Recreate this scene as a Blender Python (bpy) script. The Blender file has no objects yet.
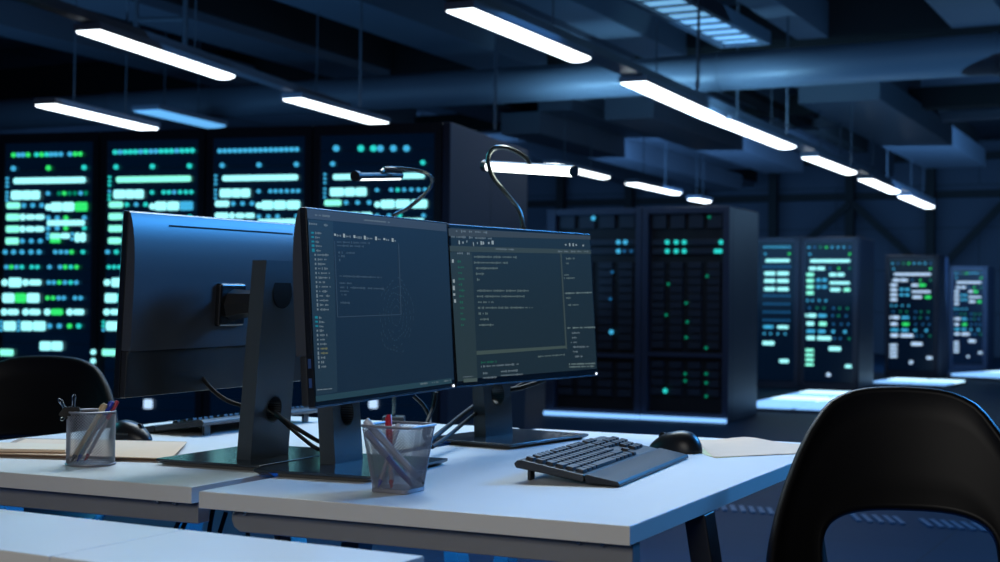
import bpy, math, random
from mathutils import Vector, Matrix
random.seed(7)
C = bpy.context.scene.collection
PI = math.pi
# ------------------------------------------------------------------ camera model
FPX = 1450.0
PITCH = math.atan(19 / FPX); ROLL = 0.0105; CH = 1.08
F_ = Vector((0, math.cos(PITCH), math.sin(PITCH)))
R0 = Vector((1, 0, 0)); U0 = R0.cross(F_)
R_ = R0 * math.cos(ROLL) + U0 * math.sin(ROLL)
U_ = -R0 * math.sin(ROLL) + U0 * math.cos(ROLL)
CAM = Vector((0, 0, CH))
def ray(px, py): return F_ * FPX + R_ * (px - 500) - U_ * (py - 281)
def at(px, py, z):
    d = ray(px, py); return CAM + d * ((z - CH) / d.z)
def atd(px, py, dist):
    d = ray(px, py); return CAM + d * (dist / d.y)
def atplane(px, py, p, n):
    d = ray(px, py); return CAM + d * ((p - CAM).dot(n) / d.dot(n))
cam = bpy.data.cameras.new('camera'); co = bpy.data.objects.new('camera', cam); C.objects.link(co)
M = Matrix((R_, U_, -F_)).transposed().to_4x4(); M.translation = CAM; co.matrix_world = M
cam.sensor_width = 36; cam.lens = FPX * 36 / 1000; cam.clip_start = .02; cam.clip_end = 200
cam.dof.use_dof = True; cam.dof.focus_distance = 2.85; cam.dof.aperture_fstop = 5.4
bpy.context.scene.camera = co

# ------------------------------------------------------------------ materials
def lin(c):
    return tuple(((v / 255) / 12.92 if v / 255 <= .04045 else ((v / 255 + .055) / 1.055) ** 2.4) for v in c)
MATS = {}
def mat(name, col, rough=.5, metal=0, emit=None, strength=1, spec=.5, noise=0, nscale=20, bump=0, bscale=300, alpha=None, coat=0):
    if name in MATS: return MATS[name]
    m = bpy.data.materials.new(name); m.use_nodes = True; nt = m.node_tree; b = nt.nodes['Principled BSDF']
    c = (*col, 1)
    b.inputs['Base Color'].default_value = c; b.inputs['Roughness'].default_value = rough
    b.inputs['Metallic'].default_value = metal; b.inputs['Specular IOR Level'].default_value = spec
    b.inputs['Coat Weight'].default_value = coat
    tc = nt.nodes.new('ShaderNodeTexCoord')
    if emit is not None:
        b.inputs['Emission Color'].default_value = (*emit, 1); b.inputs['Emission Strength'].default_value = strength
    if noise:
        n = nt.nodes.new('ShaderNodeTexNoise'); n.inputs['Scale'].default_value = nscale; n.inputs['Detail'].default_value = 5
        r = nt.nodes.new('ShaderNodeMixRGB'); r.inputs[1].default_value = (*[v * (1 - noise) for v in col], 1)
        r.inputs[2].default_value = (*[min(1, v * (1 + noise)) for v in col], 1)
        nt.links.new(tc.outputs['Object'], n.inputs['Vector']); nt.links.new(n.outputs['Fac'], r.inputs[0])
        nt.links.new(r.outputs[0], b.inputs['Base Color'])
    if bump:
        n = nt.nodes.new('ShaderNodeTexNoise'); n.inputs['Scale'].default_value = bscale
        bp = nt.nodes.new('ShaderNodeBump'); bp.inputs['Strength'].default_value = bump; bp.inputs['Distance'].default_value = .002
        nt.links.new(tc.outputs['Object'], n.inputs['Vector']); nt.links.new(n.outputs['Fac'], bp.inputs['Height'])
        nt.links.new(bp.outputs[0], b.inputs['Normal'])
    if alpha is not None:
        b.inputs['Transmission Weight'].default_value = alpha
    MATS[name] = m; return m
white_top = mat('white_laminate', (.72, .74, .74), .30, noise=.03, nscale=6)
white_edge = mat('white_edge_band', (.62, .62, .59), .5, noise=.03, nscale=8)
grey_steel = mat('grey_painted_steel', (.20, .205, .21), .45, noise=.05)
dark_steel = mat('dark_painted_steel', (.02, .022, .026), .35)
black_pl = mat('black_plastic', (.012, .013, .015), .38, bump=.1)
black_sat = mat('black_satin_plastic', (.009, .010, .013), .34, spec=.3)
monitor_back = mat('monitor_back_plastic', (.035, .04, .05), .38, bump=.05)
stand_m = mat('charcoal_stand_paint', (.032, .045, .056), .42, bump=.05)
base_m = mat('charcoal_base_paint', (.02, .026, .032), .13, bump=.05)
rubber = mat('black_cable_rubber', (.005, .005, .006), .55, spec=.2)
bezel_m = mat('bezel_black', (.006, .007, .009), .25)
silver = mat('silver_edge', (.6, .62, .62), .25, 1)
chrome = mat('chrome_wire', (.7, .7, .68), .2, 1)
mesh_m = mat('grey_wire_mesh', (.23, .235, .27), .45, .5)
chair_m = mat('black_chair_shell', (.004, .004, .0045), .45, spec=.2)
paper_m = mat('tan_paper', (.66, .47, .32), .8, noise=.06, nscale=14)
card_m = mat('brown_card', (.3, .2, .14), .8, noise=.08)
cream_m = mat('cream_page', (.66, .52, .38), .8)
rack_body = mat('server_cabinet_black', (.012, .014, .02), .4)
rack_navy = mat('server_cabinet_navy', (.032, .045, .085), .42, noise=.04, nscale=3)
rack_panel = mat('server_panel_glass', (.004, .008, .02), .25, emit=(.0, .004, .014), strength=.7)
rack_in = mat('server_slot_dark', (.006, .008, .012), .5)
rack_slot = mat('server_slot_face', (.02, .03, .05), .45)
duct_m = mat('duct_painted_steel', (.10, .125, .165), .42, noise=.05, nscale=2)
beam_m = mat('roof_beam_paint', (.085, .10, .135), .6, noise=.1, nscale=1.5)
beam_dk = mat('roof_truss_black', (.003, .004, .006), .7)
rod_m = mat('hanger_rod_steel', (.07, .09, .12), .5, .2)
house_m = mat('lamp_housing', (.16, .2, .27), .5)
lamp_e = mat('ceiling_lamp_diffuser', (.9, .95, 1), .5, emit=(.84, .94, 1), strength=5)
tube_e = mat('task_lamp_tube', (1, 1, 1), .4, emit=(.93, 1, .93), strength=7)
tube_e2 = mat('task_lamp_strip', (1, 1, 1), .4, emit=(.93, 1, .93), strength=2.5)
grille_e = mat('lit_grille_diffuser', (.5, .7, .9), .5, emit=(.16, .40, .66), strength=1.1)
strip_e = mat('strip_light_and_glow', (.3, .5, .7), .5, emit=(.22, .5, .95), strength=1.35)
glow_w = mat('floor_glow_white', (.5, .7, .9), .5, emit=(.5, .8, 1), strength=1.9)  # lit floor before the far racks, painted as a glowing colour
LED = {'w': mat('led_cyan_white', (0, 0, 0), .5, emit=(.34, .95, 1), strength=1.3),
       'c': mat('led_teal', (0, 0, 0), .5, emit=(.02, .6, .55), strength=1.2),
       'g': mat('led_green', (0, 0, 0), .5, emit=(.03, .8, .16), strength=1.1),
       'b': mat('led_blue', (0, 0, 0), .5, emit=(.05, .42, .72), strength=1.1),
       'd': mat('led_dim_blue', (0, 0, 0), .5, emit=(.01, .12, .3), strength=1),
       'v': mat('led_lilac_white', (0, 0, 0), .5, emit=(.5, .72, 1), strength=1.1),
       't': mat('led_mint_white', (0, 0, 0), .5, emit=(.25, 1, .78), strength=1.2),
       'e': mat('led_dim_green', (0, 0, 0), .5, emit=(.0, .22, .12), strength=1)}

# floor: dark blue raised floor tiles
def floor_mat():
    m = bpy.data.materials.new('raised_floor_tiles'); m.use_nodes = True; nt = m.node_tree; b = nt.nodes['Principled BSDF']
    tc = nt.nodes.new('ShaderNodeTexCoord'); mp = nt.nodes.new('ShaderNodeMapping'); mp.inputs['Rotation'].default_value = (0, 0, math.radians(27))
    br = nt.nodes.new('ShaderNodeTexBrick'); br.offset = 0; br.inputs['Scale'].default_value = 1
    br.inputs['Brick Width'].default_value = .6; br.inputs['Row Height'].default_value = .6; br.inputs['Mortar Size'].default_value = .004
    br.inputs['Color1'].default_value = (.008, .034, .078, 1); br.inputs['Color2'].default_value = (.009, .037, .084, 1); br.inputs['Mortar'].default_value = (.01, .02, .04, 1)
    nt.links.new(tc.outputs['Object'], mp.inputs[0]); nt.links.new(mp.outputs[0], br.inputs['Vector']); nt.links.new(br.outputs['Color'], b.inputs['Base Color'])
    b.inputs['Roughness'].default_value = .5; b.inputs['Specular IOR Level'].default_value = .14
    return m
def panel_mat(name, c1, c2, cm, bw, rh, ms, rot=27.3, rough=.7):
    m = bpy.data.materials.new(name); m.use_nodes = True; nt = m.node_tree; b = nt.nodes['Principled BSDF']
    tc = nt.nodes.new('ShaderNodeTexCoord')
    br = nt.nodes.new('ShaderNodeTexBrick'); br.inputs['Scale'].default_value = 1
    br.inputs['Brick Width'].default_value = bw; br.inputs['Row Height'].default_value = rh; br.inputs['Mortar Size'].default_value = ms
    br.inputs['Color1'].default_value = (*c1, 1); br.inputs['Color2'].default_value = (*c2, 1); br.inputs['Mortar'].default_value = (*cm, 1)
    nt.links.new(tc.outputs['Object'], br.inputs['Vector']); nt.links.new(br.outputs['Color'], b.inputs['Base Color'])
    b.inputs['Roughness'].default_value = rough
    return m

# ------------------------------------------------------------------ mesh builder
class MB:
    def __init__(s): s.v = []; s.f = []
    def add(s, vs, fs, T=None):
        o = len(s.v)
        s.v += [tuple(T @ Vector(v)) if T is not None else tuple(v) for v in vs]; s.f += [tuple(i + o for i in f) for f in fs]; return s
    def box(s, x0, x1, y0, y1, z0, z1, T=None):
        vs = [(x0, y0, z0), (x1, y0, z0), (x1, y1, z0), (x0, y1, z0), (x0, y0, z1), (x1, y0, z1), (x1, y1, z1), (x0, y1, z1)]
        return s.add(vs, [(0, 3, 2, 1), (4, 5, 6, 7), (0, 1, 5, 4), (1, 2, 6, 5), (2, 3, 7, 6), (3, 0, 4, 7)], T)
    def prism(s, poly, z0, z1, T=None, top=None):
        n = len(poly); top = top or poly
        vs = [(x, y, z0) for x, y in poly] + [(x, y, z1) for x, y in top]
        return s.add(vs, [tuple(reversed(range(n))), tuple(range(n, 2 * n))] + [(i, (i + 1) % n, n + (i + 1) % n, n + i) for i in range(n)], T)
    def tube(s, pts, r, n=10, cap=True):
        pts = [Vector(p) for p in pts]; rs = r if isinstance(r, (list, tuple)) else [r] * len(pts)
        o = len(s.v); prev = None
        for i, p in enumerate(pts):
            t = (pts[min(i + 1, len(pts) - 1)] - pts[max(i - 1, 0)]).normalized()
            if prev is None: a = Vector((0, 0, 1)) if abs(t.z) < .9 else Vector((1, 0, 0)); nrm = t.cross(a).normalized()
            else: nrm = (prev - t * prev.dot(t)).normalized()
            prev = nrm; b = t.cross(nrm)
            for k in range(n):
                a = 2 * PI * k / n; s.v.append(tuple(p + (nrm * math.cos(a) + b * math.sin(a)) * rs[i]))
        for i in range(len(pts) - 1):
            for k in range(n):
                s.f.append((o + i * n + k, o + i * n + (k + 1) % n, o + (i + 1) * n + (k + 1) % n, o + (i + 1) * n + k))
        if cap: s.f.append(tuple(o + k for k in reversed(range(n)))); e = o + (len(pts) - 1) * n; s.f.append(tuple(e + k for k in range(n)))
        return s
    def build(s, name, m, parent=None, bevel=0, smooth=True, seg=2, loc=None):
        me = bpy.data.meshes.new(name); me.from_pydata(s.v, [], s.f); me.update()
        me.materials.append(m)
        if smooth and len(me.polygons):
            me.polygons.foreach_set('use_smooth', [True] * len(me.polygons)); me.set_sharp_from_angle(angle=math.radians(35))
        o = bpy.data.objects.new(name, me); C.objects.link(o)
        if parent is not None: o.parent = parent
        if loc is not None: o.location = loc
        if bevel:
            b = o.modifiers.new('bevel', 'BEVEL'); b.width = bevel; b.segments = seg; b.limit_method = 'ANGLE'; b.angle_limit = math.radians(40); b.harden_normals = True
        return o
def spline(pts, n=8):
    pts = [Vector(p) for p in pts]; out = []
    P = [pts[0]] + pts + [pts[-1]]
    for i in range(1, len(P) - 2):
        for k in range(n):
            t = k / n; a, b, c, d = P[i - 1], P[i], P[i + 1], P[i + 2]
            out.append(.5 * ((2 * b) + (c - a) * t + (2 * a - 5 * b + 4 * c - d) * t * t + (3 * b - a - 3 * c + d) * t ** 3))
    out.append(pts[-1]); return out
def thing(name, label, cat, loc=(0, 0, 0), rz=0, group=None):
    o = bpy.data.objects.new(name, None); C.objects.link(o); o.empty_display_size = .05
    o.location = loc; o.rotation_euler = (0, 0, rz); tag(o, label, cat, group); return o
def tag(o, label, cat, group=None):
    o['label'] = label; o['category'] = cat
    if group: o['group'] = group
    return o
def struct(o): o['kind'] = 'structure'; return o
def rrect(x0, x1, y0, y1, r, n=4):
    out = []
    for cx, cy, a0 in ((x1 - r, y1 - r, 0), (x0 + r, y1 - r, PI / 2), (x0 + r, y0 + r, PI), (x1 - r, y0 + r, 1.5 * PI)):
        for k in range(n + 1):
            a = a0 + PI / 2 * k / n; out.append((cx + r * math.cos(a), cy + r * math.sin(a)))
    return out

# ------------------------------------------------------------------ room shell
yaw_r = math.radians(27.3)
ur = Vector((math.sin(yaw_r), math.cos(yaw_r), 0)); wr = Vector((math.cos(yaw_r), -math.sin(yaw_r), 0))
SL = -.016
def hroof(h, p): return CH + h + SL * (p.x * ur.x + p.y * ur.y)
def atroof(px, py, h):
    # plane z = CH + h + SL * (p . ur)
    n = Vector((-SL * ur.x, -SL * ur.y, 1)); return atplane(px, py, Vector((0, 0, CH + h)), n)
TR = Matrix((( wr.x, ur.x, 0), (wr.y, ur.y, 0), (0, 0, 1))).to_4x4()   # room axes: x = across, y = along
f = MB().box(-26, 30, -5, 45, -.1, 0, TR).build('floor', floor_mat(), smooth=False); struct(f)
ceil_m = panel_mat('ceiling_panels', (.03, .04, .06), (.036, .048, .07), (.006, .008, .012), 3.2, 1.4, .05)
cl = MB().box(-26, 30, -5, 45, 0, .15).build('ceiling', ceil_m, smooth=False); struct(cl)
cl.rotation_euler = (0, 0, -yaw_r)
cl.matrix_world = Matrix.Translation((0, 0, CH + 3.7)) @ TR @ Matrix(((1, 0, 0, 0), (0, 1, 0, 0), (0, SL, 1, 0), (0, 0, 0, 1)))
wallm = panel_mat('wall_cladding', (.05, .065, .10), (.055, .07, .105), (.03, .04, .06), 6, .9, .02)
def wall(name, p0, p1, h):
    d = (p1 - p0); L = d.length
    o = MB().box(0, L, 0, h, -.15, 0).build(name, wallm, smooth=False); struct(o)
    X = d.normalized(); Z = Vector((X.y, -X.x, 0))
    o.matrix_world = Matrix.Translation(p0) @ Matrix((X, Vector((0, 0, 1)), Z)).transposed().to_4x4()
    return o
pw = Vector((6.6, 32.0, 0))
dwall = pw.dot(ur); awall = pw.dot(wr)
def RM(a, b, z=0): return wr * a + ur * b + Vector((0, 0, z))
wall('wall_back', RM(-26, dwall), RM(30, dwall), 5.2)
wall('wall_left', RM(-20, -5), RM(-20, dwall), 5.2)
wall('wall_right', RM(22, dwall), RM(22, -5), 5.2)
# steel framing in front of the back wall
def atwall(px, py, off=.0): return atplane(px, py, RM(0, dwall - off), ur)
fi = 0
for py0 in (163, 198.5):
    a = atwall(780, py0, .12); mb = MB(); la = a.dot(wr); 
    mb.box(-24, 22, dwall - .24, dwall - .02, a.z - .07, a.z + .07, TR)
    o = mb.build('wall_girt', beam_dk); tag(o, ['upper black horizontal steel rail on the far wall', 'lower black horizontal steel rail on the far wall, just above the racks'][fi], 'beam'); fi += 1
post_lab = ['black steel column on far wall behind the clear desk lamp tube', 'black steel column on far wall left of the dark green-lit rack top', 'black steel column on far wall above the dark green-lit rack',
            'black steel column on far wall above the narrow half-hidden rack', 'black steel column on far wall where the diagonal braces meet', 'black steel column on far wall under the farthest ceiling lamp']
for i, px in enumerate((561.5, 630, 700, 774, 850.5, 931)):
    a = atwall(px, 200, .3).dot(wr)
    tag(MB().box(a - .09, a + .09, dwall - .42, dwall - .24, 0, 4.55, TR).build('steel_column', beam_dk), post_lab[i], 'column', 'columns along the far wall')
for i, (x0, y0, x1, y1, lb) in enumerate(((850, 203, 812, 236, 'short diagonal steel brace descending left from the wall column'), (852, 203, 908, 254, 'long diagonal steel brace descending right from the wall column'), (1003, 203, 950, 258, 'diagonal steel brace at the right edge above the last rack'))):
    p = atwall(x0, y0, .5); q = atwall(x1, y1, .5); d = (q - p); 
    q = q + d * .5
    s_ = ur.cross(d).normalized() * .07
    vs = [p + s_, p - s_, q - s_, q + s_]; vs = vs + [v + ur * .06 for v in vs]
    tag(MB().add(vs, [(0, 1, 2, 3), (7, 6, 5, 4), (0, 4, 5, 1), (1, 5, 6, 2), (2, 6, 7, 3), (3, 7, 4, 0)]).build('diagonal_brace', beam_dk), lb, 'brace')

# ------------------------------------------------------------------ ceiling lamps
ang = math.atan2(ur.y, ur.x)
def lamp(px0, py0, px1, py1, label, h=2.1, w=.21, e=lamp_e, name='ceiling_lamp', group='linear ceiling lamps'):
    p = atroof(px0, py0, h); q = atroof(px1, py1, h); d = q - p; p = p + d * .012; q = q - d * .012; L = (q - p).length
    t = thing(name, label, 'ceiling lamp', p, 0, group)
    X = d.normalized(); Y = Vector((0, 0, 1)).cross(X).normalized(); Z = X.cross(Y)
    t.matrix_world = Matrix.Translation(p) @ Matrix((X, Y, Z)).transposed().to_4x4()
    MB().box(-.02, L + .02, -w / 2 - .015, w / 2 + .015, .012, .07).build('housing', house_m, t, .01)
    # curved diffuser
    mb = MB(); n = 8; vs = []
    for x in (0, L):
        for k in range(n + 1):
            a = PI * k / n; vs.append((x, -math.cos(a) * w / 2, .012 - math.sin(a) * .03))
    mb.add(vs, [(k, k + 1, n + 2 + k, n + 1 + k) for k in range(n)] + [tuple(range(n + 1)), tuple(reversed(range(n + 1, 2 * n + 2)))])
    mb.build('diffuser', e, t)
    nr = 2
    for k in range(nr):
        x = L * (k + .5) / nr; b = t.matrix_world @ Vector((x, 0, .07)); top = hroof(3.68, b)
        MB().tube([(x, 0, .07), (x, 0, top - b.z + .07)], .007, 6).build('hanger_rod', rod_m, t)
    return t
lamp(458, 10.5, 580, 60.5, 'nearest and largest linear ceiling lamp, upper centre of the picture')
lamp(632, 83, 715, 120, 'linear ceiling lamp just past the round duct in the long right row', w=.24)
lamp(718, 121, 787, 148, 'linear ceiling lamp joined end to end beyond the one past the duct', w=.24)
lamp(809, 158, 850, 173.5, 'third lamp from the far end of the long right row')
lamp(865, 180, 894, 192.5, 'second lamp from the far end of the long right row')
lamp(904, 197, 929, 207.5, 'farthest lamp of the long right row, close to the far wall')
lamp(86, 31.5, 226, 78, 'linear ceiling lamp at upper left with a hanging frame beside it')
lamp(44, 105.5, 150, 130, 'linear ceiling lamp low at left above the first bright rack', h=1.8)
lamp(291, 99.5, 381, 124.5, 'linear ceiling lamp above the third and fourth bright racks')
lamp(549, 165, 604, 178, 'linear ceiling lamp peeking out behind the glowing desk lamp tube')
lamp(631, 184, 676, 194, 'linear ceiling lamp above the dark green-lit rack')
lamp(693, 199.5, 706, 202, 'tiny distant ceiling lamp just above the dark rack top')
lamp(508, 200.5, 520, 204, 'tiny distant ceiling lamp behind the curved desk lamp neck')
lamp(145, 111, 215, 127, 'dimmer blue ceiling lamp right of the low left lamp', h=2.3, w=.35, e=mat('dim_blue_diffuser', (.4, .6, .9), .5, emit=(.12, .42, .8), strength=1.1), name='ceiling_lamp')
# ------------------------------------------------------------------ beams, ducts
def ubeam(px, py, h, w, t, b0, b1, m, name, label, cat='beam', group=None):
    p = atroof(px, py, h); a = p.dot(wr)
    z = lambda b: CH + h + SL * b
    vs = []
    for b in (b0, b1):
        for da, dz in ((-w / 2, 0), (w / 2, 0), (w / 2, t), (-w / 2, t)): vs.append(RM(a + da, b, z(b) + dz))
    o = MB().add(vs, [(0, 1, 2, 3), (7, 6, 5, 4), (0, 4, 5, 1), (1, 5, 6, 2), (2, 6, 7, 3), (3, 7, 4, 0)]).build(name, m, smooth=False)
    return tag(o, label, cat, group)
def wbeam(px, py, h, w, t, a0, a1, m, name, label, cat='beam'):
    p = atroof(px, py, h); b = p.dot(ur); z = CH + h + SL * b
    o = MB().box(a0, a1, b - w / 2, b + w / 2, z, z + t, TR).build(name, m, smooth=False)
    return tag(o, label, cat)
B = 'long roof beams'
ubeam(400, 30, 3.05, .75, .4, 0, 22, duct_m, 'rectangular_duct', 'blue-lit rectangular duct crossing the upper centre of the ceiling', 'duct')
ubeam(615, 34, 3.1, .5, .3, 0, 21.5, duct_m, 'rectangular_duct', 'rectangular duct just left of the lit grille panel', 'duct')
ubeam(540, 24, 3.1, .25, .5, 0, 30, beam_m, 'roof_beam', 'narrow roof beam over the nearest ceiling lamp', group=None)
ubeam(250, 30, 3.2, .3, .5, 0, 34, beam_dk, 'roof_beam', 'dark narrow roof beam left of the blue-lit rectangular duct')
ubeam(160, 20, 3.1, .7, .3, 0, 34, beam_m, 'roof_beam', 'wide flat roof beam above the upper left ceiling lamp')
ubeam(40, 40, 3.1, .5, .3, 0, 34, beam_m, 'roof_beam', 'roof beam at the far upper left corner')
ubeam(800, 30, 3.2, .35, .4, 0, 21, beam_m, 'roof_beam', 'roof beam right of the lit grille panel')
ubeam(985, 30, 3.2, .6, .3, 0, 21, beam_m, 'roof_beam', 'roof beam at the upper right corner')
ubeam(850, 108, 2.75, 1.0, .3, 17.6, 25.5, duct_m, 'rectangular_duct', 'wide flat duct beyond the round duct at right', 'duct')
ubeam(690, 140, 2.7, .7, .3, 17.8, 25, beam_m, 'roof_beam', 'wide roof beam behind the round duct near the centre')
ubeam(780, 115, 3.0, .25, .4, 17.6, 25, beam_dk, 'roof_beam', 'dark narrow roof beam left of the wide flat duct')
ubeam(600, 125, 2.9, .5, .35, 18, 26, beam_m, 'roof_beam', 'roof beam seen above the glowing desk lamp tube')
ubeam(470, 120, 2.6, .6, .3, 18, 27, beam_m, 'roof_beam', 'roof beam end above the dark blank cabinet side')
ubeam(930, 128, 3.0, .2, .4, 18, 26, beam_dk, 'roof_beam', 'dark narrow roof beam right of the wide flat duct')
wbeam(870, 112, 3.0, .3, .28, -12, 24, beam_dk, 'roof_truss', 'black cross truss behind the round duct')
wbeam(150, 90, 3.2, .3, .45, -24, 10, beam_dk, 'roof_truss', 'black cross truss above the bright racks at left')
wbeam(560, 68, 3.1, .25, .35, -16, 26, beam_dk, 'roof_truss', 'black cross truss directly above the round duct')
wbeam(800, 128, 3.0, .25, .12, -14, 24, beam_m, 'roof_truss', 'grey-blue cross beam nearest the far wall')
# continuous rail above the long right row of lamps
p0 = atroof(458, 10.5, 2.1); p1 = atroof(929, 207.5, 2.1)
d = p1 - p0; s_ = Vector((0, 0, 1)).cross(d).normalized() * .1; up = Vector((0, 0, .07)); lo = Vector((0, 0, .075))
vs = [p0 - d * .15 - s_ + lo, p0 - d * .15 + s_ + lo, p1 + s_ + lo, p1 - s_ + lo]; vs = vs + [v + up for v in vs]
bx = [(3, 2, 1, 0), (4, 5, 6, 7), (0, 1, 5, 4), (1, 2, 6, 5), (2, 3, 7, 6), (3, 0, 4, 7)]
tag(MB().add(vs, bx).build('lighting_rail', duct_m), 'long straight rail carrying the right row of ceiling lamps', 'rail')
p0 = atroof(86, 31.5, 2.1); p1 = atroof(226, 78, 2.1); d = p1 - p0; s_ = Vector((0, 0, 1)).cross(d).normalized() * .06
vs = [p0 - d * .8 - s_ + lo, p0 - d * .8 + s_ + lo, p1 + d * 1.2 + s_ + lo, p1 + d * 1.2 - s_ + lo]; vs = vs + [v + up for v in vs]
tag(MB().add(vs, bx).build('lighting_rail', beam_m), 'rail carrying the upper left ceiling lamp', 'rail')
# big round duct across the hall
pA = atroof(-60, 100, 2.5); b_d = atroof(600, 80, 2.62).dot(ur)
pc = atroof(600, 80, 2.62)
zc = pc.z
dt = thing('round_duct', 'large round ventilation duct running across the whole hall', 'duct', RM(pc.dot(wr), b_d, zc), -yaw_r)
dz = .0
MB().tube([(-15, -.55, dz), (-8, -.3, dz), (0, 0, 0), (14, 0, 0)], .197, 32).build('duct_pipe', duct_m, dt)
for x in (-6.6, -3.6, -1.2, 1.35, 4.1, 7):
    yy = 0 if x > 0 else (x / 8 * .3)
    MB().tube([(x - .02, yy, 0), (x + .02, yy, 0)], .206, 32).build('duct_collar', duct_m, dt)
# lit grille panel (ceiling luminaire with louvres) hung beside the duct
def grille(c0, c1, c2, c3, h, label):
    P = [atroof(*c, h) for c in (c0, c1, c2, c3)]
    o = P[1]; X = (P[2] - P[1]); Y = -ur
    W = (P[2] - P[1]).dot(wr); L = 5.0
    t = thing('grille_luminaire', label, 'ceiling lamp', o, 0)
    slope = Matrix(((1, 0, 0, 0), (0, 1, 0, 0), (0, -SL, 1, 0), (0, 0, 0, 1)))
    t.matrix_world = Matrix.Translation(o) @ Matrix((wr, ur * 1, Vector((0, 0, 1)))).transposed().to_4x4()
    MB().box(0, W, -L, 0, .065, .10).build('diffuser', grille_e, t)
    mb = MB().box(-.06, 0, -L, .06, .03, .16).box(W, W + .06, -L, .06, .03, .16).box(0, W, 0, .06, .03, .16)
    mb.build('frame', duct_m, t)
    mb = MB(); k = 0; y = -.2
    while y > -L:
        mb.box(0, W, y - .010, y + .010, .045, .064); y -= .30
    mb.build('louvre_blades', duct_m, t)
    return t
grille((630, 0), (724, 50), (768, 50), (692, 0), 2.75, 'bright blue louvred light panel in the ceiling at top centre-right')
# free hanging rods and a trapeze frame
def rod(px, y_bot, dist, label, h=3.68):
    p = atd(px, y_bot, dist); top = hroof(h, p)
    tag(MB().tube([p, (p.x, p.y, top)], .012, 8).build('hanging_rod', rod_m), label, 'rod', 'rods hanging from the roof')
for px, yb, dist, lb in ((360, 107, 13, 'long thin rod hanging above the third and fourth bright racks'), (787, 134, 15, 'bright rod hanging beside the joined ceiling lamps'),
                         (737, 117, 15, 'short rod hanging just right of the duct highlight'), (698, 90, 12, 'dark rod hanging in front of the lit grille panel'),
                         (495, 130, 14, 'thin rod hanging below the duct near the centre'), (851, 165, 18, 'thin rod hanging toward the third farthest lamp')):
    rod(px, yb, dist, lb)
tp = thing('trapeze_hanger', 'thin steel trapeze frame hanging behind the upper left lamp', 'hanger', atd(136, 40, 13.5))
for px, yb in ((136, 40), (185, 53)):
    p = atd(px, yb, 13.5) - tp.location; MB().tube([p, p + Vector((0, 0, 1.6))], .025, 8).build('rod', rod_m, tp)
a_ = atd(136, 20, 13.5) - tp.location; b_ = atd(185, 19, 13.5) - tp.location
MB().tube([a_, b_], .022, 8).build('cross_bar', rod_m, tp)

# ------------------------------------------------------------------ LED server racks
def pill(w, h, n=5):
    r = min(w, h) / 2; r *= .98 if w < h * 1.15 and min(w, h) < .05 else (.7 if h < .045 else .4); return rrect(-w / 2, w / 2, -h / 2, h / 2, r, n)
ledcache = {}
def led(parent, x, z, w, h, col, name):
    key = (round(w, 3), round(h, 3), col)
    if key not in ledcache:
        m_ = MB().prism(pill(w, h), -.004, .006, Matrix(((1, 0, 0, 0), (0, 0, -1, 0), (0, 1, 0, 0), (0, 0, 0, 1))))
        ledcache[key] = m_.build(name, LED[col], parent, smooth=False); o = ledcache[key]
    else:
        o = ledcache[key].copy(); o.name = name; o.parent = parent; C.objects.link(o)
    o.location = (x, -.008, z); return o
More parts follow.
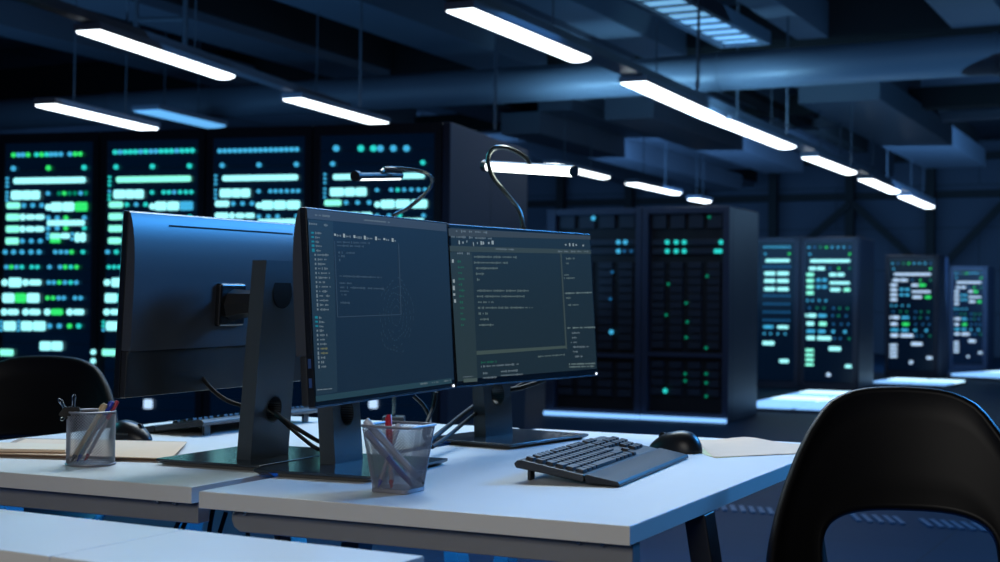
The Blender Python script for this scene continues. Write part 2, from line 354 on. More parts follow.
# pattern units: u 0..100 across, v in photo pixels down (rack top at 135)
def pattern():
    P = []
    def dots(v, us, r=4.2, c=None):
        for i, u in enumerate(us): P.append(('d', u, v, r, r, c[i % len(c)] if c else 'b'))
    def bar(u0, u1, v, h, c='w'): P.append(('r', (u0 + u1) / 2, v, u1 - u0, h, c))
    dots(154.5, (16, 21, 25.5, 30.5, 39, 44, 49, 53.5, 58, 63, 72, 77, 82), 4.3, 'gbbgcgcbbbbgg')
    dots(168, (16, 51, 86), 4.8, 'bgc')
    dots(178, (10,), 2.6, 'b'); dots(182, (10,), 2.6, 'b'); dots(186, (10,), 2.6, 'b')
    bar(14, 90, 180.5, 6.2)
    bar(14, 25.5, 195, 9.5); bar(25.7, 34, 195, 9.5); bar(34.2, 43, 195, 9.5)
    dots(193.5, (51, 62, 67, 72, 77.5, 83, 88), 3.9, 'begeebe')
    dots(192, (10,), 2.6, 'b'); dots(196, (10,), 2.6, 'b'); dots(200, (10,), 2.6, 'b')
    bar(9.5, 23.5, 205.3, 6.6, 't'); dots(205.3, (27, 36, 45), 4.2, 'bbb')
    dots(207.3, (51.5,), 6, 'w'); bar(54, 65, 207, 9.5); bar(65.4, 77, 207, 9.5); bar(77.4, 90, 207, 9.5, 'g')
    for v in (217, 229):
        bar(9.5, 23, v, 7, 't'); bar(23.6, 28.6, v, 7, 'w'); bar(29.5, 38, v, 5.6); bar(38.5, 47.5, v, 5.6)
    dots(218, (51.5, 60.5, 69, 87), 4.1, 'bbgb'); bar(49.5, 88.5, 223, 5.6); dots(228.3, (51.5, 60.5, 69, 87), 4.1, 'bbgc')
    dots(234, (51.5,), 3, 'b'); dots(238, (51.5,), 3, 'b'); bar(53.5, 64, 236.2, 6, 't'); bar(53.5, 64, 241, 4, 'g'); bar(64.3, 73, 236, 5.6)
    dots(234, (75.5,), 3, 'b'); dots(239, (75.5,), 3, 'b'); bar(78, 83, 237.5, 10); bar(83.5, 88.5, 237.5, 10)
    bar(9.2, 22.5, 241, 6.8, 't'); dots(241, (26, 35, 44), 4.2, 'bbb')
    dots(252, (9, 17.5, 26, 35, 43), 4.3, 'b'); dots(252, (59, 64.5, 70, 75, 86), 3.9, 'bbbgc')
    dots(267, (10.5, 15.5, 20.5, 26, 36, 41.5, 53.5, 64, 69, 74.5, 80), 3.9, 'bgbcccbbgcg')
    bar(6, 12, 282.5, 7, 'w'); bar(13, 26, 282.5, 9.8); bar(27, 33, 282.5, 7); bar(33.6, 45.5, 282.5, 6)
    dots(282.5, (53, 58, 63.5, 69, 74.5, 80), 3.9, 'bbgbcb')
    bar(7, 19, 298, 10); bar(19.5, 31, 298, 10, 'g'); bar(31.5, 44, 298, 10)
    dots(298, (52, 57.5, 63, 68, 79, 84.5), 3.9, 'ggbbbb')
    bar(6, 12, 312, 7); bar(12.5, 23.5, 312, 6); bar(27.5, 33.5, 312, 7); bar(34, 45, 312, 6); bar(49, 55, 312, 7); bar(55.5, 67.5, 312, 6.5, 'g'); bar(71, 77, 312, 7); bar(77.5, 88, 312, 6)
    for v in (322, 326, 330): dots(v, (6, 23.5), 2.8, 'b')
    bar(8.5, 21, 326, 10); bar(26, 37.5, 326, 10); bar(38, 50.5, 326, 10); dots(326, (54.5, 64, 74, 83), 4.5, 'bbgc')
    bar(45, 56, 346, 9.5); bar(56.4, 67.5, 346, 9.5); bar(5, 19, 352.5, 7, 't')
    for v in (352, 361, 370, 379): dots(v, (97.5,), 5, 'w')
    dots(404, (50,), 9, 'v')
    return P
PAT = pattern()
def side_rack(px0, px1, label, kind, ytop):
    t = thing('server_rack', label, 'server rack', (0, 0, 0), -yl, 'bright racks in the left row')
    p0 = atplane(px0, 250, PL, NL); p1 = atplane(px1, 250, PL, NL)
    W = (p1 - p0).length; t.location = (p0.x, p0.y, 0)
    H = HL
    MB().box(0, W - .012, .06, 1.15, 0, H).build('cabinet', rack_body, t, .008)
    mb = MB().box(0, .05, 0, .06, 0, H).box(W - .062, W - .012, 0, .06, 0, H).box(.05, W - .062, 0, .06, H - .07, H).box(.05, W - .062, 0, .06, 0, .08)
    mb.build('door_frame', rack_body, t)
    MB().box(.05, W - .062, .012, .05, .08, H - .07).build('front_panel', rack_panel, t)
    mb = MB(); z = .2
    while z < H - .1: mb.box(.055, W - .067, .008, .0125, z, z + .004); z += .0889
    mb.build('unit_seam', rack_slot, t)
    ii = (PL - CAM).length / FPX
    mpp = W / (px1 - px0)           # metres per photo pixel across this rack
    for (k, u, v, w, h, c) in PAT:
        if k == 'd' and kind != 0 and v < 160:
            continue
        if kind == 3 and k == 'd' and (v in (168,) and u == 51): continue
        s = (px1 - px0) / 101
        zz = at_h(px0 + u * s, v - dy(px0 + u * s, v), p0)
        if zz < .12 or zz > H - .1: continue
        cc = c
        if kind in (1, 2, 3) and c == 'g' and k == 'r': cc = 'w'
        if kind == 1: cc = {'b': 'c', 'e': 'c', 'g': 'c', 'w': 't' if v < 183 and v > 178 else 'w'}.get(c, c) if random.random() < .7 else ('b' if c in 'beg' else c)
        if kind == 2: cc = {'e': 'b', 'g': 'b' if k == 'd' else 'w', 't': 'w', 'c': 'b'}.get(c, c)
        if kind == 3: cc = {'e': 'b', 'g': 'c' if k == 'd' else 'w', 'w': 'w'}.get(c, c)
        led(t, u / 101 * W, zz, w * mpp * (s * .93 if k == 'r' else .92), h * mpp * (.82 if k == 'r' else .92), cc if cc in LED else 'w', 'indicator_light' if k == 'd' else 'light_bar')
    if kind == 1:
        for i in range(16): led(t, (15 + i * 4.9) / 101 * W, at_h(px0 + 50, 151.5, p0), 4.3 * mpp, 4.1 * mpp, 'cbcccbcbbcccbccc'[i], 'indicator_light')
    if kind == 2:
        for i in range(16): led(t, (13.5 + i * 4.85) / 101 * W, at_h(px0 + 50, 150.3, p0), 4.3 * mpp, 4.1 * mpp, 'b', 'indicator_light')
    if kind == 3:
        for px, c in ((336, 'b'), (361, 'c'), (373.5, 'c'), (380.5, 'b'), (393.5, 'b'), (406.5, 'b')): led(t, (px - px0) / (px1 - px0) * W, at_h(px, 148.5, p0), 6 * mpp, 6 * mpp, c, 'indicator_light')
    return t
yl = math.radians(17)
XL = Vector((math.cos(yl), -math.sin(yl), 0)); NL = Vector((math.sin(yl), math.cos(yl), 0))
PL = atd(442, 250, 9.5)
HL = atplane(442, 122, PL, NL).z
def at_h(px, py, p0): return atplane(px, py, PL, NL).z
def dy(px, v): return (px - 50) * .0125 * max(0, (260 - v) / 80)
labs = ['leftmost bright server rack with mixed green and cyan lights', 'second bright rack from left, partly behind the dark back-turned monitor',
        'third bright rack from left with an all cyan-blue dot row on top', 'fourth and widest bright rack, behind the bent desk lamp arm']
for i, (a, b) in enumerate(((-3, 99), (99, 205), (205, 312), (312, 442))): side_rack(a, b, labs[i], i, 0)
# a rack further left, cut by the frame edge: blank cabinet end panel on the right of the row
pe = PL; t = thing('cabinet_end_panel', 'plain navy end wall of the bright rack row, right of the fourth rack', 'panel', (pe.x, pe.y, 0), -yl)
MB().box(-.006, .05, 0, 1.85, 0, HL).build('panel', mat('end_panel_navy', (.018, .026, .055), .55), t, .006)
MB().box(-.004, .052, .9, .908, .1, HL - .1).build('panel_seam', rack_body, t)

# dark racks (middle) -------------------------------------------------------
yd = math.radians(25)
XD = Vector((math.cos(yd), -math.sin(yd), 0)); ND = Vector((math.sin(yd), math.cos(yd), 0)); PD = at(728, 423, 0)
def dk(px, py):
    p = atplane(px, py, PD, ND); return (p - PD).dot(XD), p.z
HD = dk(728, 206)[1]
def dark_rack(px0, px1, label, green):
    x0 = dk(px0, 400)[0]; x1 = dk(px1, 400)[0]; o = PD + XD * x0
    t = thing('server_rack', label, 'server rack', (o.x, o.y, 0), -yd); W = x1 - x0
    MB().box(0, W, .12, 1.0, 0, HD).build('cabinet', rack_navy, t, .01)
    fr = .06 if green else .09
    MB().box(0, fr, 0, .12, 0, HD).box(W - .06, W, 0, .12, 0, HD).box(fr, W - .06, 0, .12, HD - .06, HD).box(fr, W - .06, 0, .12, 0, .07).build('door_frame', rack_navy, t, .006)
    MB().box(fr, W - .06, .09, .12, .07, HD - .06).build('rack_interior', rack_in, t)
    zs = lambda y: dk((px0 + px1) / 2, y)[1]
    iw = W - .06 - fr
    # server blocks: upper bay, two slim units, two banks of upright drives
    for k in range(4):
        xa = fr + iw * (k + .12) / 4
        MB().box(xa, xa + iw * .19, .05, .1, zs(228), zs(211)).build('drive_unit', rack_slot, t, .004)
    for y in (242, 251): MB().box(fr + .02, W - .08, .05, .1, zs(y + 3), zs(y - 3)).build('slim_server', rack_slot, t, .004)
    for (ya, yb) in ((262, 350), (362, 398)):
        for k in range(4):
            xa = fr + iw * (k + .1) / 4
            mb = MB(); n = int((yb - ya) / 8)
            for j in range(n):
                za = zs(ya + (yb - ya) * j / n + 6.6); zb = zs(ya + (yb - ya) * j / n)
                mb.box(xa, xa + iw * .17, .055, .1, za, zb)
            mb.build('drive_stack', rack_slot, t, .003)
    MB().box(fr, W - .06, .03, .1, zs(357), zs(353)).build('shelf', rack_navy, t)
    ds = [(666, 242, 'c'), (675, 242, 'c'), (683, 242, 'c'), (720, 242, 'c'), (666, 251, 'c'), (675, 251, 'c'), (683, 251, 'c'), (715, 251, 'c'), (719, 251, 'c'), (726, 242, 'e'),
          (644, 338, 'e'), (705, 348, 'e'), (705, 374, 'e'), (705, 383, 'e'), (705, 396.5, 'e'), (664, 391, 'c'), (684, 374, 'e'), (684, 381, 'e'), (644, 374, 'e'), (644, 380, 'e'), (685, 337.5, 'e'),
          (667, 284, 'e'), (685, 303, 'e'), (706, 276, 'e'), (665, 315, 'e'), (708, 217, 'e'), (686, 322, 'e')] if green else \
         [(617, 242, 'b'), (624, 242, 'b'), (617, 251, 'b'), (623, 251, 'd'), (592, 218, 'b'), (611, 272, 'd'), (610, 332, 'b'), (609, 299, 'd'), (630, 251, 'd')]
    for px, py, c in ds:
        x, z = dk(px, py); led(t, x - x0, z, .042 if c in 'cb' else .026, .042 if c in 'cb' else .026, c, 'indicator_light').location.y = .035
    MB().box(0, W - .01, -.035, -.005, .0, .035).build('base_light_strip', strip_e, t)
    return t
dark_rack(545, 640, 'dark rack with blue status dots, mostly behind the right code monitor', False)
dark_rack(640.5, 728, 'large dark rack with two rows of green dots in the middle of the hall', True)

# far bright racks ------------------------------------------------------------
FP = [('bar', 4, 94, 31, 7, 'w'), ]
def far_rack(px0, px1, ytop, ybase, label, tone, part=False, side=0):
    o = at(px1, ybase, 0); N = ND
    q = atplane(px0, ybase, o, N); W = (o - q).length; H = atplane((px0 + px1) / 2, ytop, o, N).z
    t = thing('server_rack', label, 'server rack', (q.x, q.y, 0), -yd, 'bright racks in the far right row')
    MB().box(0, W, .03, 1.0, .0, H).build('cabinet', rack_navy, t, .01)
    MB().box(.02, .06, 0, .04, .05, H - .02).box(W - .07, W - .02, 0, .04, .05, H - .02).box(.02, W - .02, 0, .04, H - .06, H - .02).build('door_frame', rack_navy, t)
    MB().box(.06, W - .07, .005, .03, .1, H - .06).build('front_panel', rack_panel, t)
    iw = W - .13; m_ = 'w' if tone == 0 else 'v'
    def Z(v): return H - .06 - (v / 100) * (H - .2)
    def R(u0, u1, v, h, c):
        if part: u0, u1 = 38 + u0 * .56, 38 + u1 * .56
        led(t, .065 + (u0 + u1) / 200 * iw, Z(v), (u1 - u0) / 100 * iw * .93, h / 100 * (H - .2) * .6, c, 'light_bar')
    def D(us, v, c):
        for i, u in enumerate(us): led(t, .065 + (38 + u * .56 if part else u) / 100 * iw, Z(v), .027, .027, c[i % len(c)], 'indicator_light')
    D([8 + 12 * k for k in range(8)], 4, 'bdegbb' if not part else 'b'); D((10, 92), 9, 'bg')
    R(8, 96, 14, 3.6, m_)
    if part:
        D([6 + 11 * k for k in range(9)], 18.5, 'd')
        for v in (23.5, 29, 35): R(6, 46, v, 4.2, 'w'); R(50, 92, v, 4.2, 'w')
        for v in (40, 46, 52, 58): D([8 + 12 * k for k in range(8)], v, 'd')
        R(4, 40, 63, 3.6, 'b'); R(52, 92, 63, 3.6, 'w'); D((8, 30, 55, 80), 68, 'b'); R(2, 44, 75, 4.6, 'w'); R(60, 94, 88, 4.2, 'w')
        return t
    R(8, 24, 19.5, 4, m_); R(25, 42, 19.5, 4, m_); D((52, 70, 92), 19.5, 'dge')
    R(50, 66, 24, 4, m_); R(67, 82, 24, 4, 'g' if tone else m_)
    R(50, 94, 30, 3.2, m_); R(52, 74, 35, 4, m_); R(80, 94, 35, 4, 'g' if tone else 't')
    for v in (24, 28.5, 33, 37.5): R(3, 19, v, 4, 't' if tone == 0 else 'v')
    for v in (28, 33): R(24, 33, v, 3.5, 'b'); R(36, 46, v, 3.5, 'b')
    D((6, 16, 30, 44), 43, 'b'); D((10, 26, 40, 60, 72, 88), 48.5, 'deedee')
    R(2, 6, 54, 4, m_); R(8, 24, 54, 4.4, m_); R(28, 46, 54, 3.6, 'b'); D((58, 70, 86), 54, 'de')
    R(4, 20, 60, 4.4, m_); R(30, 46, 60, 4.4, 't' if tone == 0 else 'g'); D((60, 76, 90), 60, 'ddd')
    R(4, 22, 65.5, 3.6, 'b'); R(28, 44, 65.5, 3.6, 'b'); R(56, 63, 65.5, 4, 'b'); R(80, 87, 65.5, 4, 'b')
    R(4, 22, 70.5, 4.6, m_); R(26, 56, 70.5, 4.6, m_); D((62, 74, 92), 70.5, 'dde')
    R(50, 76, 78, 4.8, m_)
    for v in (79.5, 83, 86.5, 90): R(2, 20, v, 3.2, 't' if tone == 0 else 'v')
    R(84, 98, 90.5, 3.8, m_); R(46, 55, 97 if tone == 0 else 95, 4.6, 'v')
    return t
far_rack(737, 799, 237, 389, 'blue-lit rack half hidden behind the large dark rack side', 0, True)
far_rack(799, 858, 237, 391, 'bright rack with mint green block stack, right of the half hidden rack', 0)
far_rack(884, 938, 255, 378, 'second last bright rack at far right with lilac and green lights', 1)
far_rack(949, 987, 266, 370, 'farthest and smallest bright rack near the right edge', 1)
# added slabs painting the glow of the rack strips on the floor as emission
def floor_glow(px0, px1, py0, py1, d, label, h=.05):
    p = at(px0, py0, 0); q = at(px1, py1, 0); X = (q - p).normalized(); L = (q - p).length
    t = thing('floor_glow_slab', label, 'floor glow', p, math.atan2(X.y, X.x), 'painted glow on the floor along the racks')
    MB().box(0, L, 0, d, 0, h * .6).build('slab_body', duct_m, t)
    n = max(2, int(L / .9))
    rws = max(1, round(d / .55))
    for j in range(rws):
        for k in range(n): MB().box(L * k / n + .03, L * (k + 1) / n - .03, d * j / rws + .04, d * (j + 1) / rws - .04, h * .6, h).build('glow_segment', glow_w if j in (rws - 1, rws - 3) else strip_e, t)
floor_glow(735, 850, 410, 415, 3.0, 'long slab painting the floor glow in front of the mint lit rack')
floor_glow(870, 946, 385, 388, 1.2, 'slab painting the floor glow in front of the lilac lit rack')
floor_glow(948, 1010, 379, 382, 2.6, 'slab painting the floor glow at the right edge before the smallest rack', .08)
# perforated vent strip in the floor
pv = at(905, 521, 0)
slot_m = mat('vent_slot_steel', (.10, .2, .34), .4, .3)
vent = thing('floor_vent', 'row of slanted vent slots in the blue floor, seen through the chair opening', 'vent', at(853, 518, 0))
for px, py in ((853, 518), (864, 519), (875, 519.6), (886, 520.2), (896, 521), (923, 523.5), (934, 524.2), (944, 525), (954, 525.8), (965, 526.7), (976, 527.6), (985, 528.4)):
    p = at(px, py, 0) - vent.location
    MB().prism([(p.x - .012, p.y - .13), (p.x + .014, p.y - .13), (p.x + .036, p.y + .12), (p.x + .010, p.y + .12)], .001, .008).build('vent_slot', slot_m, vent)
vent = thing('floor_vent', 'row of slanted vent slots in the floor between desk edge and chair', 'vent', at(703, 502, 0))
for k in range(8):
    p = at(703 + k * 9.3, 507 + k * .7, 0) - vent.location
    MB().prism([(p.x - .012, p.y - .11), (p.x + .014, p.y - .11), (p.x + .034, p.y + .11), (p.x + .008, p.y + .11)], .001, .008).build('vent_slot', slot_m, vent)

# ------------------------------------------------------------------ desks
DY = math.atan2(-.4306, .9025)
DO = Vector((-.522, 2.544, 0)); W_ = Vector((math.cos(DY), math.sin(DY), 0)); U2 = Vector((-math.sin(DY), math.cos(DY), 0))
def dl(a, b, z=.74): return DO + W_ * a + U2 * b + Vector((0, 0, z))
def desk(a0, b0, w, d, label, th=.03, rz=DY, origin=None, apron=True, group=None, splay=.12):
    o = origin or dl(a0, b0, 0)
    t = thing('office_desk', label, 'desk', o, rz, group)
    MB().box(0, w, 0, d, .74 - th, .74).build('desktop', white_top, t, .0012 if d > 1 else .0004)
    MB().box(-.0008, w + .0008, -.0008, d + .0008, .7405 - th, .7388).build('edge_band', white_edge, t)
    if apron:
        T = Matrix(((1, 0, 0, 0), (0, 0, 1, 0), (0, 1, 0, 0), (0, 0, 0, 1)))
        poly = [(.05, .709), (.05, .69), (.055, .678), (.068, .67), (w - .004, .67), (w - .004, .709)]
        if d > 1: MB().prism(poly[::-1], .025, .06, T).build('frame_rail', grey_steel, t, .002)
        MB().box(.05, w - .05, d - .08, d - .05, .67, .709).build('frame_rail', grey_steel, t)
        for x in (.06, .085, w - .09, w - .05): MB().tube([(x, .018, .712), (x, .018, .703)], .004, 8).build('screw', silver, t)
    lp = at(699, 512, .709) - DO; la_, lb_ = lp.dot(W_), lp.dot(U2)
    for sx in (-1, 1):
        for sy in (0, 1):
            x = .10 if sx < 0 else (la_ - (.8 - w) * 0 if w < .85 else w - .075); y = (lb_ if d > 1 else .06) if sy == 0 else d - (.3 if d > 1 else .06)
            if d <= 1 : x = .06 if sx < 0 else w - .06
            ex = x + sx * splay; lw = .02; ld = .03 if d > 1 else .015
            vs = [(x - lw, y - ld, .709), (x + lw, y - ld, .709), (x + lw, y + ld, .709), (x - lw, y + ld, .709), (ex - lw, y - ld, 0), (ex + lw, y - ld, 0), (ex + lw, y + ld, 0), (ex - lw, y + ld, 0)]
            MB().add(vs, [(0, 1, 2, 3), (7, 6, 5, 4), (4, 5, 1, 0), (5, 6, 2, 1), (6, 7, 3, 2), (7, 4, 0, 3)]).build('leg', dark_steel, t, .003)
    return t
desk(0, 0, .80, 1.445, 'white desk at right carrying the two code screens, keyboard and square pen cup')
desk(-.946, .037, .90, 1.40, 'white desk at left carrying the back-turned monitor and the round pen cup')
R3 = math.radians(-28.8)
w3 = Vector((math.cos(R3), math.sin(R3), 0)); u3 = Vector((-math.sin(R3), math.cos(R3), 0))
pc3 = at(423, 556, .74); pc3.z = 0
desk(0, 0, .408, .26, 'narrow white side table at bottom centre-left, ending under the big desk', rz=R3, origin=pc3 - w3 * .408 - u3 * .26, apron=False, splay=0)
desk(0, 0, .80, .26, 'narrow white side table in the bottom left corner, left of the seam', rz=R3, origin=pc3 - w3 * (.4110 + .80) - u3 * .26, apron=False, splay=0)

# ------------------------------------------------------------------ monitors
PW, PH = .611, .36
def text_block(mb, P, x0, y0, x1, y1, h, gap=.25, fill=.6):
    """little glyph-like ticks from photo-space start to end on plane mapper P"""
    if isinstance(mb, list): mb.append(MB()); mb = mb[-1]
    n = max(1, int(abs(x1 - x0) / (h * .55)))
    for i in range(n):
        if random.random() < .12 and n > 4 and i: continue
        a = i / n; b = (i + fill) / n
        hh = h * random.choice((.55, .55, .75, 1.0))
        pa = P(x0 + (x1 - x0) * a, y0 + (y1 - y0) * a); pb = P(x0 + (x1 - x0) * b, y0 + (y1 - y0) * b)
        hz = hh * MPP
        mb.add([(pa[0], -.0012, pa[1] - hz / 2), (pb[0], -.0012, pb[1] - hz / 2), (pb[0], -.0012, pb[1] + hz / 2), (pa[0], -.0012, pa[1] + hz / 2)], [(0, 1, 2, 3)])
def quad(mb, P, pts, y=-.0009):
    vs = [P(*p) for p in pts]; mb.add([(x, y, z) for x, z in vs], [tuple(range(len(vs)))])
def monitor(root_xy, rz, pc, tilt, roll, label, colx=0.0, hw=.058):
    t = thing('desktop_monitor', label, 'monitor', (root_xy[0], root_xy[1], .74), rz, 'slim desktop monitors')
    Xw = Vector((math.cos(rz), math.sin(rz), 0)); Yw = Vector((-math.sin(rz), math.cos(rz), 0)); Zw = Vector((0, 0, 1))
    V = Zw * math.cos(tilt) + Yw * math.sin(tilt)
    X2 = Xw * math.cos(roll) + V * math.sin(roll); V2 = -Xw * math.sin(roll) + V * math.cos(roll)
    N2 = V2.cross(X2)  # forward (toward viewer) negative y ; y = back
    Y2 = V2.cross(X2)
    if Y2.dot(Yw) < 0: Y2 = -Y2
    W = Matrix.Translation(pc) @ Matrix((X2, Y2, V2)).transposed().to_4x4()
    Mr = Matrix.Translation(t.location) @ Matrix.Rotation(rz, 4, 'Z')
    L = Mr.inverted() @ W
    def part(mb, name, m, bevel=0, parent=None, smooth=True):
        o = mb.build(name, m, t if parent is None else parent, bevel, smooth)
        if parent is None: o.matrix_local = L
        return o
    body = part(MB().box(-PW / 2, PW / 2, 0, .014, -PH / 2, PH / 2), 'bezel', bezel_m, .0015)
    T = Matrix(((1, 0, 0, 0), (0, 0, 1, 0), (0, 1, 0, 0), (0, 0, 0, 1)))
    bc = [(.0140, PH / 2 - .0015), (.0170, PH / 2 - .003), (.0195, PH / 2 - .009), (.0225, PH / 2 - .018), (.0265, PH / 2 - .034), (.0300, PH / 2 - .055), (.033, PH / 2 - .085), (.0345, PH / 2 - .12), (.035, PH / 2 - .16), (.035, -PH / 2 + .092), (.014, -PH / 2 + .092)]
    TX = Matrix(((0, 0, 1, 0), (1, 0, 0, 0), (0, 1, 0, 0), (0, 0, 0, 1)))
    back = part(MB().prism(bc, -PW / 2 + .0015, PW / 2 - .0015, TX), 'back_cover', monitor_back)
    part(MB().box(-PW / 2 + .0015, PW / 2 - .0015, .014, .028, -PH / 2 + .002, -PH / 2 + .0915), 'port_cover', black_pl, .002)
    part(MB().box(-.24, .195, .0215, .0252, PH / 2 - .0255, PH / 2 - .0222), 'vent_slot', rubber, parent=back)
    part(MB().box(-.045, .045, .03, .048, -.045, .045), 'mount_plate', bezel_m, .006)
    for k in range(2):
        part(MB().box(-PW / 2 - .0006, -PW / 2 + .001, .004, .010, -PH / 2 + .035 + k * .035, -PH / 2 + .052 + k * .035), 'usb_port', mat('usb_blue', (.01, .05, .18), .5))
    # stand: local root coords
    bw, bd = .174, .126
    b0 = rrect(-bw + .012, bw - .012, -bd + .012, bd - .012, .006); b1 = rrect(-bw, bw, -bd, bd, .006)
    MB().prism(b0, 0.0005, .008, None, b1).prism(b1, .008, .013).build('base', base_m, t, .001)
    y0, y1 = .022, .056; zb, zt = .012, .415; hc, hr = .112, .026; sh = .03
    mb = MB(); Tx = Matrix(((1, 0, 0, colx), (0, 1, sh / .4, 0), (0, 0, 1, 0), (0, 0, 0, 1)))
    def wv(z): return hw * (1 - .06 * (z - zb) / (zt - zb))
    za, zc_ = hc - .045, hc + .045
    def seg(z0, z1):
        a, b = wv(z0), wv(z1)
        mb.add([(-a, y0, z0), (a, y0, z0), (a, y1, z0), (-a, y1, z0), (-b, y0, z1), (b, y0, z1), (b, y1, z1), (-b, y1, z1)],
               [(0, 3, 2, 1), (4, 5, 6, 7), (0, 1, 5, 4), (1, 2, 6, 5), (2, 3, 7, 6), (3, 0, 4, 7)], Tx)
    seg(zb, za); seg(zc_, zt)
    inn = []; out = []
    ca = math.atan2(.045, wv(hc)); angs = sorted([2 * PI * (k + .5) / 40 for k in range(40)] + [ca, PI - ca, PI + ca, 2 * PI - ca]); n = len(angs)
    for a in angs:
        dx, dz_ = math.cos(a), math.sin(a)
        w_ = wv(hc); s_ = min(w_ / abs(dx) if abs(dx) > 1e-6 else 9, (.045) / abs(dz_) if abs(dz_) > 1e-6 else 9)
        inn.append((dx * hr, hc + dz_ * hr)); out.append((dx * s_ * (wv(hc + dz_ * s_) / w_ if abs(dx * s_) > w_ * .999 else wv(hc + dz_ * s_) / w_), hc + dz_ * s_))
    vs = [(x, y0, z) for x, z in inn] + [(x, y0, z) for x, z in out] + [(x, y1, z) for x, z in inn] + [(x, y1, z) for x, z in out]
    fs = []
    for k in range(n):
        j = (k + 1) % n
        fs += [(k, n + k, n + j, j), (2 * n + k, 2 * n + j, 3 * n + j, 3 * n + k), (k, j, 2 * n + j, 2 * n + k), (n + k, 3 * n + k, 3 * n + j, n + j)]
    mb.add(vs, fs, Tx)
    mb.build('stand_column', stand_m, t, smooth=False)
    lm = MB(); T2 = Tx
    rp = [(math.cos(2 * PI * k / 32) * (hr + .002), math.sin(2 * PI * k / 32) * (hr + .002)) for k in range(32)]
    ri = [(x * .93, y * .93) for x, y in rp]
    v = [(x, y1 + .002, hc + z) for x, z in rp] + [(x, y1 + .002, hc + z) for x, z in ri] + [(x, y0 - .001, hc + z) for x, z in ri] + [(x, y0 - .001, hc + z) for x, z in rp]
    f_ = []
    for k in range(32):
        j = (k + 1) % 32; f_ += [(k, j, 32 + j, 32 + k), (32 + k, 32 + j, 64 + j, 64 + k), (64 + k, 64 + j, 96 + j, 96 + k)]
    lm.add(v, f_, T2).build('cable_ring', black_sat, t)
    dc = MB().tube([(colx, y1 + .30 * sh / .4 * 1.08 - .002, .352), (colx, y1 + .30 * sh / .4 * 1.08 + .0035, .352)], .034, 36); dc.build('recess_disc', bezel_m, t)  # dark disc: the shade of the recess put into a flat piece
    # neck arm from the column to the panel
    a = Vector((colx, y0 + sh * .62, .33)); b = L @ Vector((0, .045, 0))
    MB().tube([a, a.lerp(b, .5), b], [.026, .028, .034], 8).build('tilt_arm', black_pl, t)
    Pn = Y2; 
    def P(px, py):
        w = atplane(px, py, pc - Y2 * .001, Y2); l = W.inverted() @ w; return (l.x, l.z)
    return t, part, P
C_l = (-.2227, 2.8842, 1.0663); R_l = (.0683, 3.4432, 1.0696)
def deg(a): return math.radians(a)
mc, partc, Pc = monitor((-.285, 2.88), deg(67.51), Vector(C_l), deg(3.45), deg(.44), 'middle monitor showing a file tree and a dark code window', .022)
mr, partr, Pr = monitor((.022, 3.505), deg(55.6), Vector(R_l), deg(4.01), deg(.4), 'right monitor showing a dark green code editor with side panels', .0)
ml, partl, Pl = monitor((-.505, 3.035), deg(64.64 + 180), Vector((-.5997, 3.0503, 1.0666)), deg(3.42), deg(-.45), 'left monitor turned away, its dark back and stand facing us', .035, .068)
def scr(n, c, s=1.0): return mat(n, (.004, .005, .006), .3, emit=lin(c), strength=s, spec=.14)
SCR = {}
def on(part, mb, name, m, z=0):
    sub = SCR.get(part) if name not in ('screen', 'power_light', 'lower_lip') else None
    o = part(mb, name, m, smooth=False, parent=sub)
    if name == 'screen': SCR[part] = o
    return o
def sq(part, P, pts, name, m, y): mb = MB(); quad(mb, P, pts, y); return on(part, mb, name, m)
# middle screen
mb = MB().box(-PW / 2 + .006, PW / 2 - .006, -.0008, .001, -PH / 2 + .016, PH / 2 - .004); scrC = on(partc, mb, 'screen', scr('screen_navy', (21, 37, 52)))
MPP = 2.9 / FPX
sq(partc, Pc, [(307.5, 218.5), (306.9, 208.6), (446, 223.8), (446.6, 231.5)], 'title_bar', scr('screen_bar', (50, 62, 76)), -.0011)
sq(partc, Pc, [(316, 402), (315.6, 396), (451.6, 378), (452, 383.2)], 'status_bar', scr('screen_bar2', (34, 60, 70)), -.0011)
sq(partc, Pc, [(316, 395), (307.8, 219.5), (333, 221.5), (337.5, 392)], 'sidebar', scr('screen_side', (30, 48, 61)), -.0010)
txt_d = scr('text_dim', (60, 78, 94)); txt_m = scr('text_mid', (100, 114, 122)); txt_b = scr('text_bright', (138, 150, 154)); txt_c = scr('text_cyan', (22, 112, 128)); txt_g = scr('text_green', (26, 92, 70)); txt_y = scr('text_olive', (104, 106, 74))
m1, m2, m3, m4, m5 = [], [], [], [], []
text_block(m2, Pc, 315, 215, 330, 216.3, 2.2); text_block(m2, Pc, 364, 220, 390, 222.4, 1.8)
text_block(m2, Pc, 309, 223.6, 317.5, 224.4, 2.6); text_block(m2, Pc, 324, 225, 328, 225.4, 2.4)
xi = lambda y: 308 + (y - 222) * .047
for y in (232.7, 237, 241.5, 245.6, 250.2, 317.3, 321.6, 326):
    x = xi(y) + 3.2; text_block(m3, Pc, x - .8, y, x + 2.2, y + .1, 3.0, fill=.95); text_block(m2, Pc, x + 3.4, y + .3, x + random.uniform(6, 10), y + .7, 2.2)
for k in range(13):
    y = 254.8 + k * 4.55; x = xi(y) + 5
    text_block(m2, Pc, x - .2, y, x + 1.4, y, 3.4, fill=.9); text_block(m2, Pc, x + 3, y + .1, x + random.uniform(9, 15), y + .2, 2.2)
for k in range(9):
    y = 330.7 + k * 4.5; x = xi(y) + 3.6
    text_block(m2, Pc, x - .2, y, x + 1.4, y, 3.2, fill=.9); text_block(m5 if k in (4, 5) else m2, Pc, x + 3, y, x + random.uniform(6, 11), y - .2, 2.2)
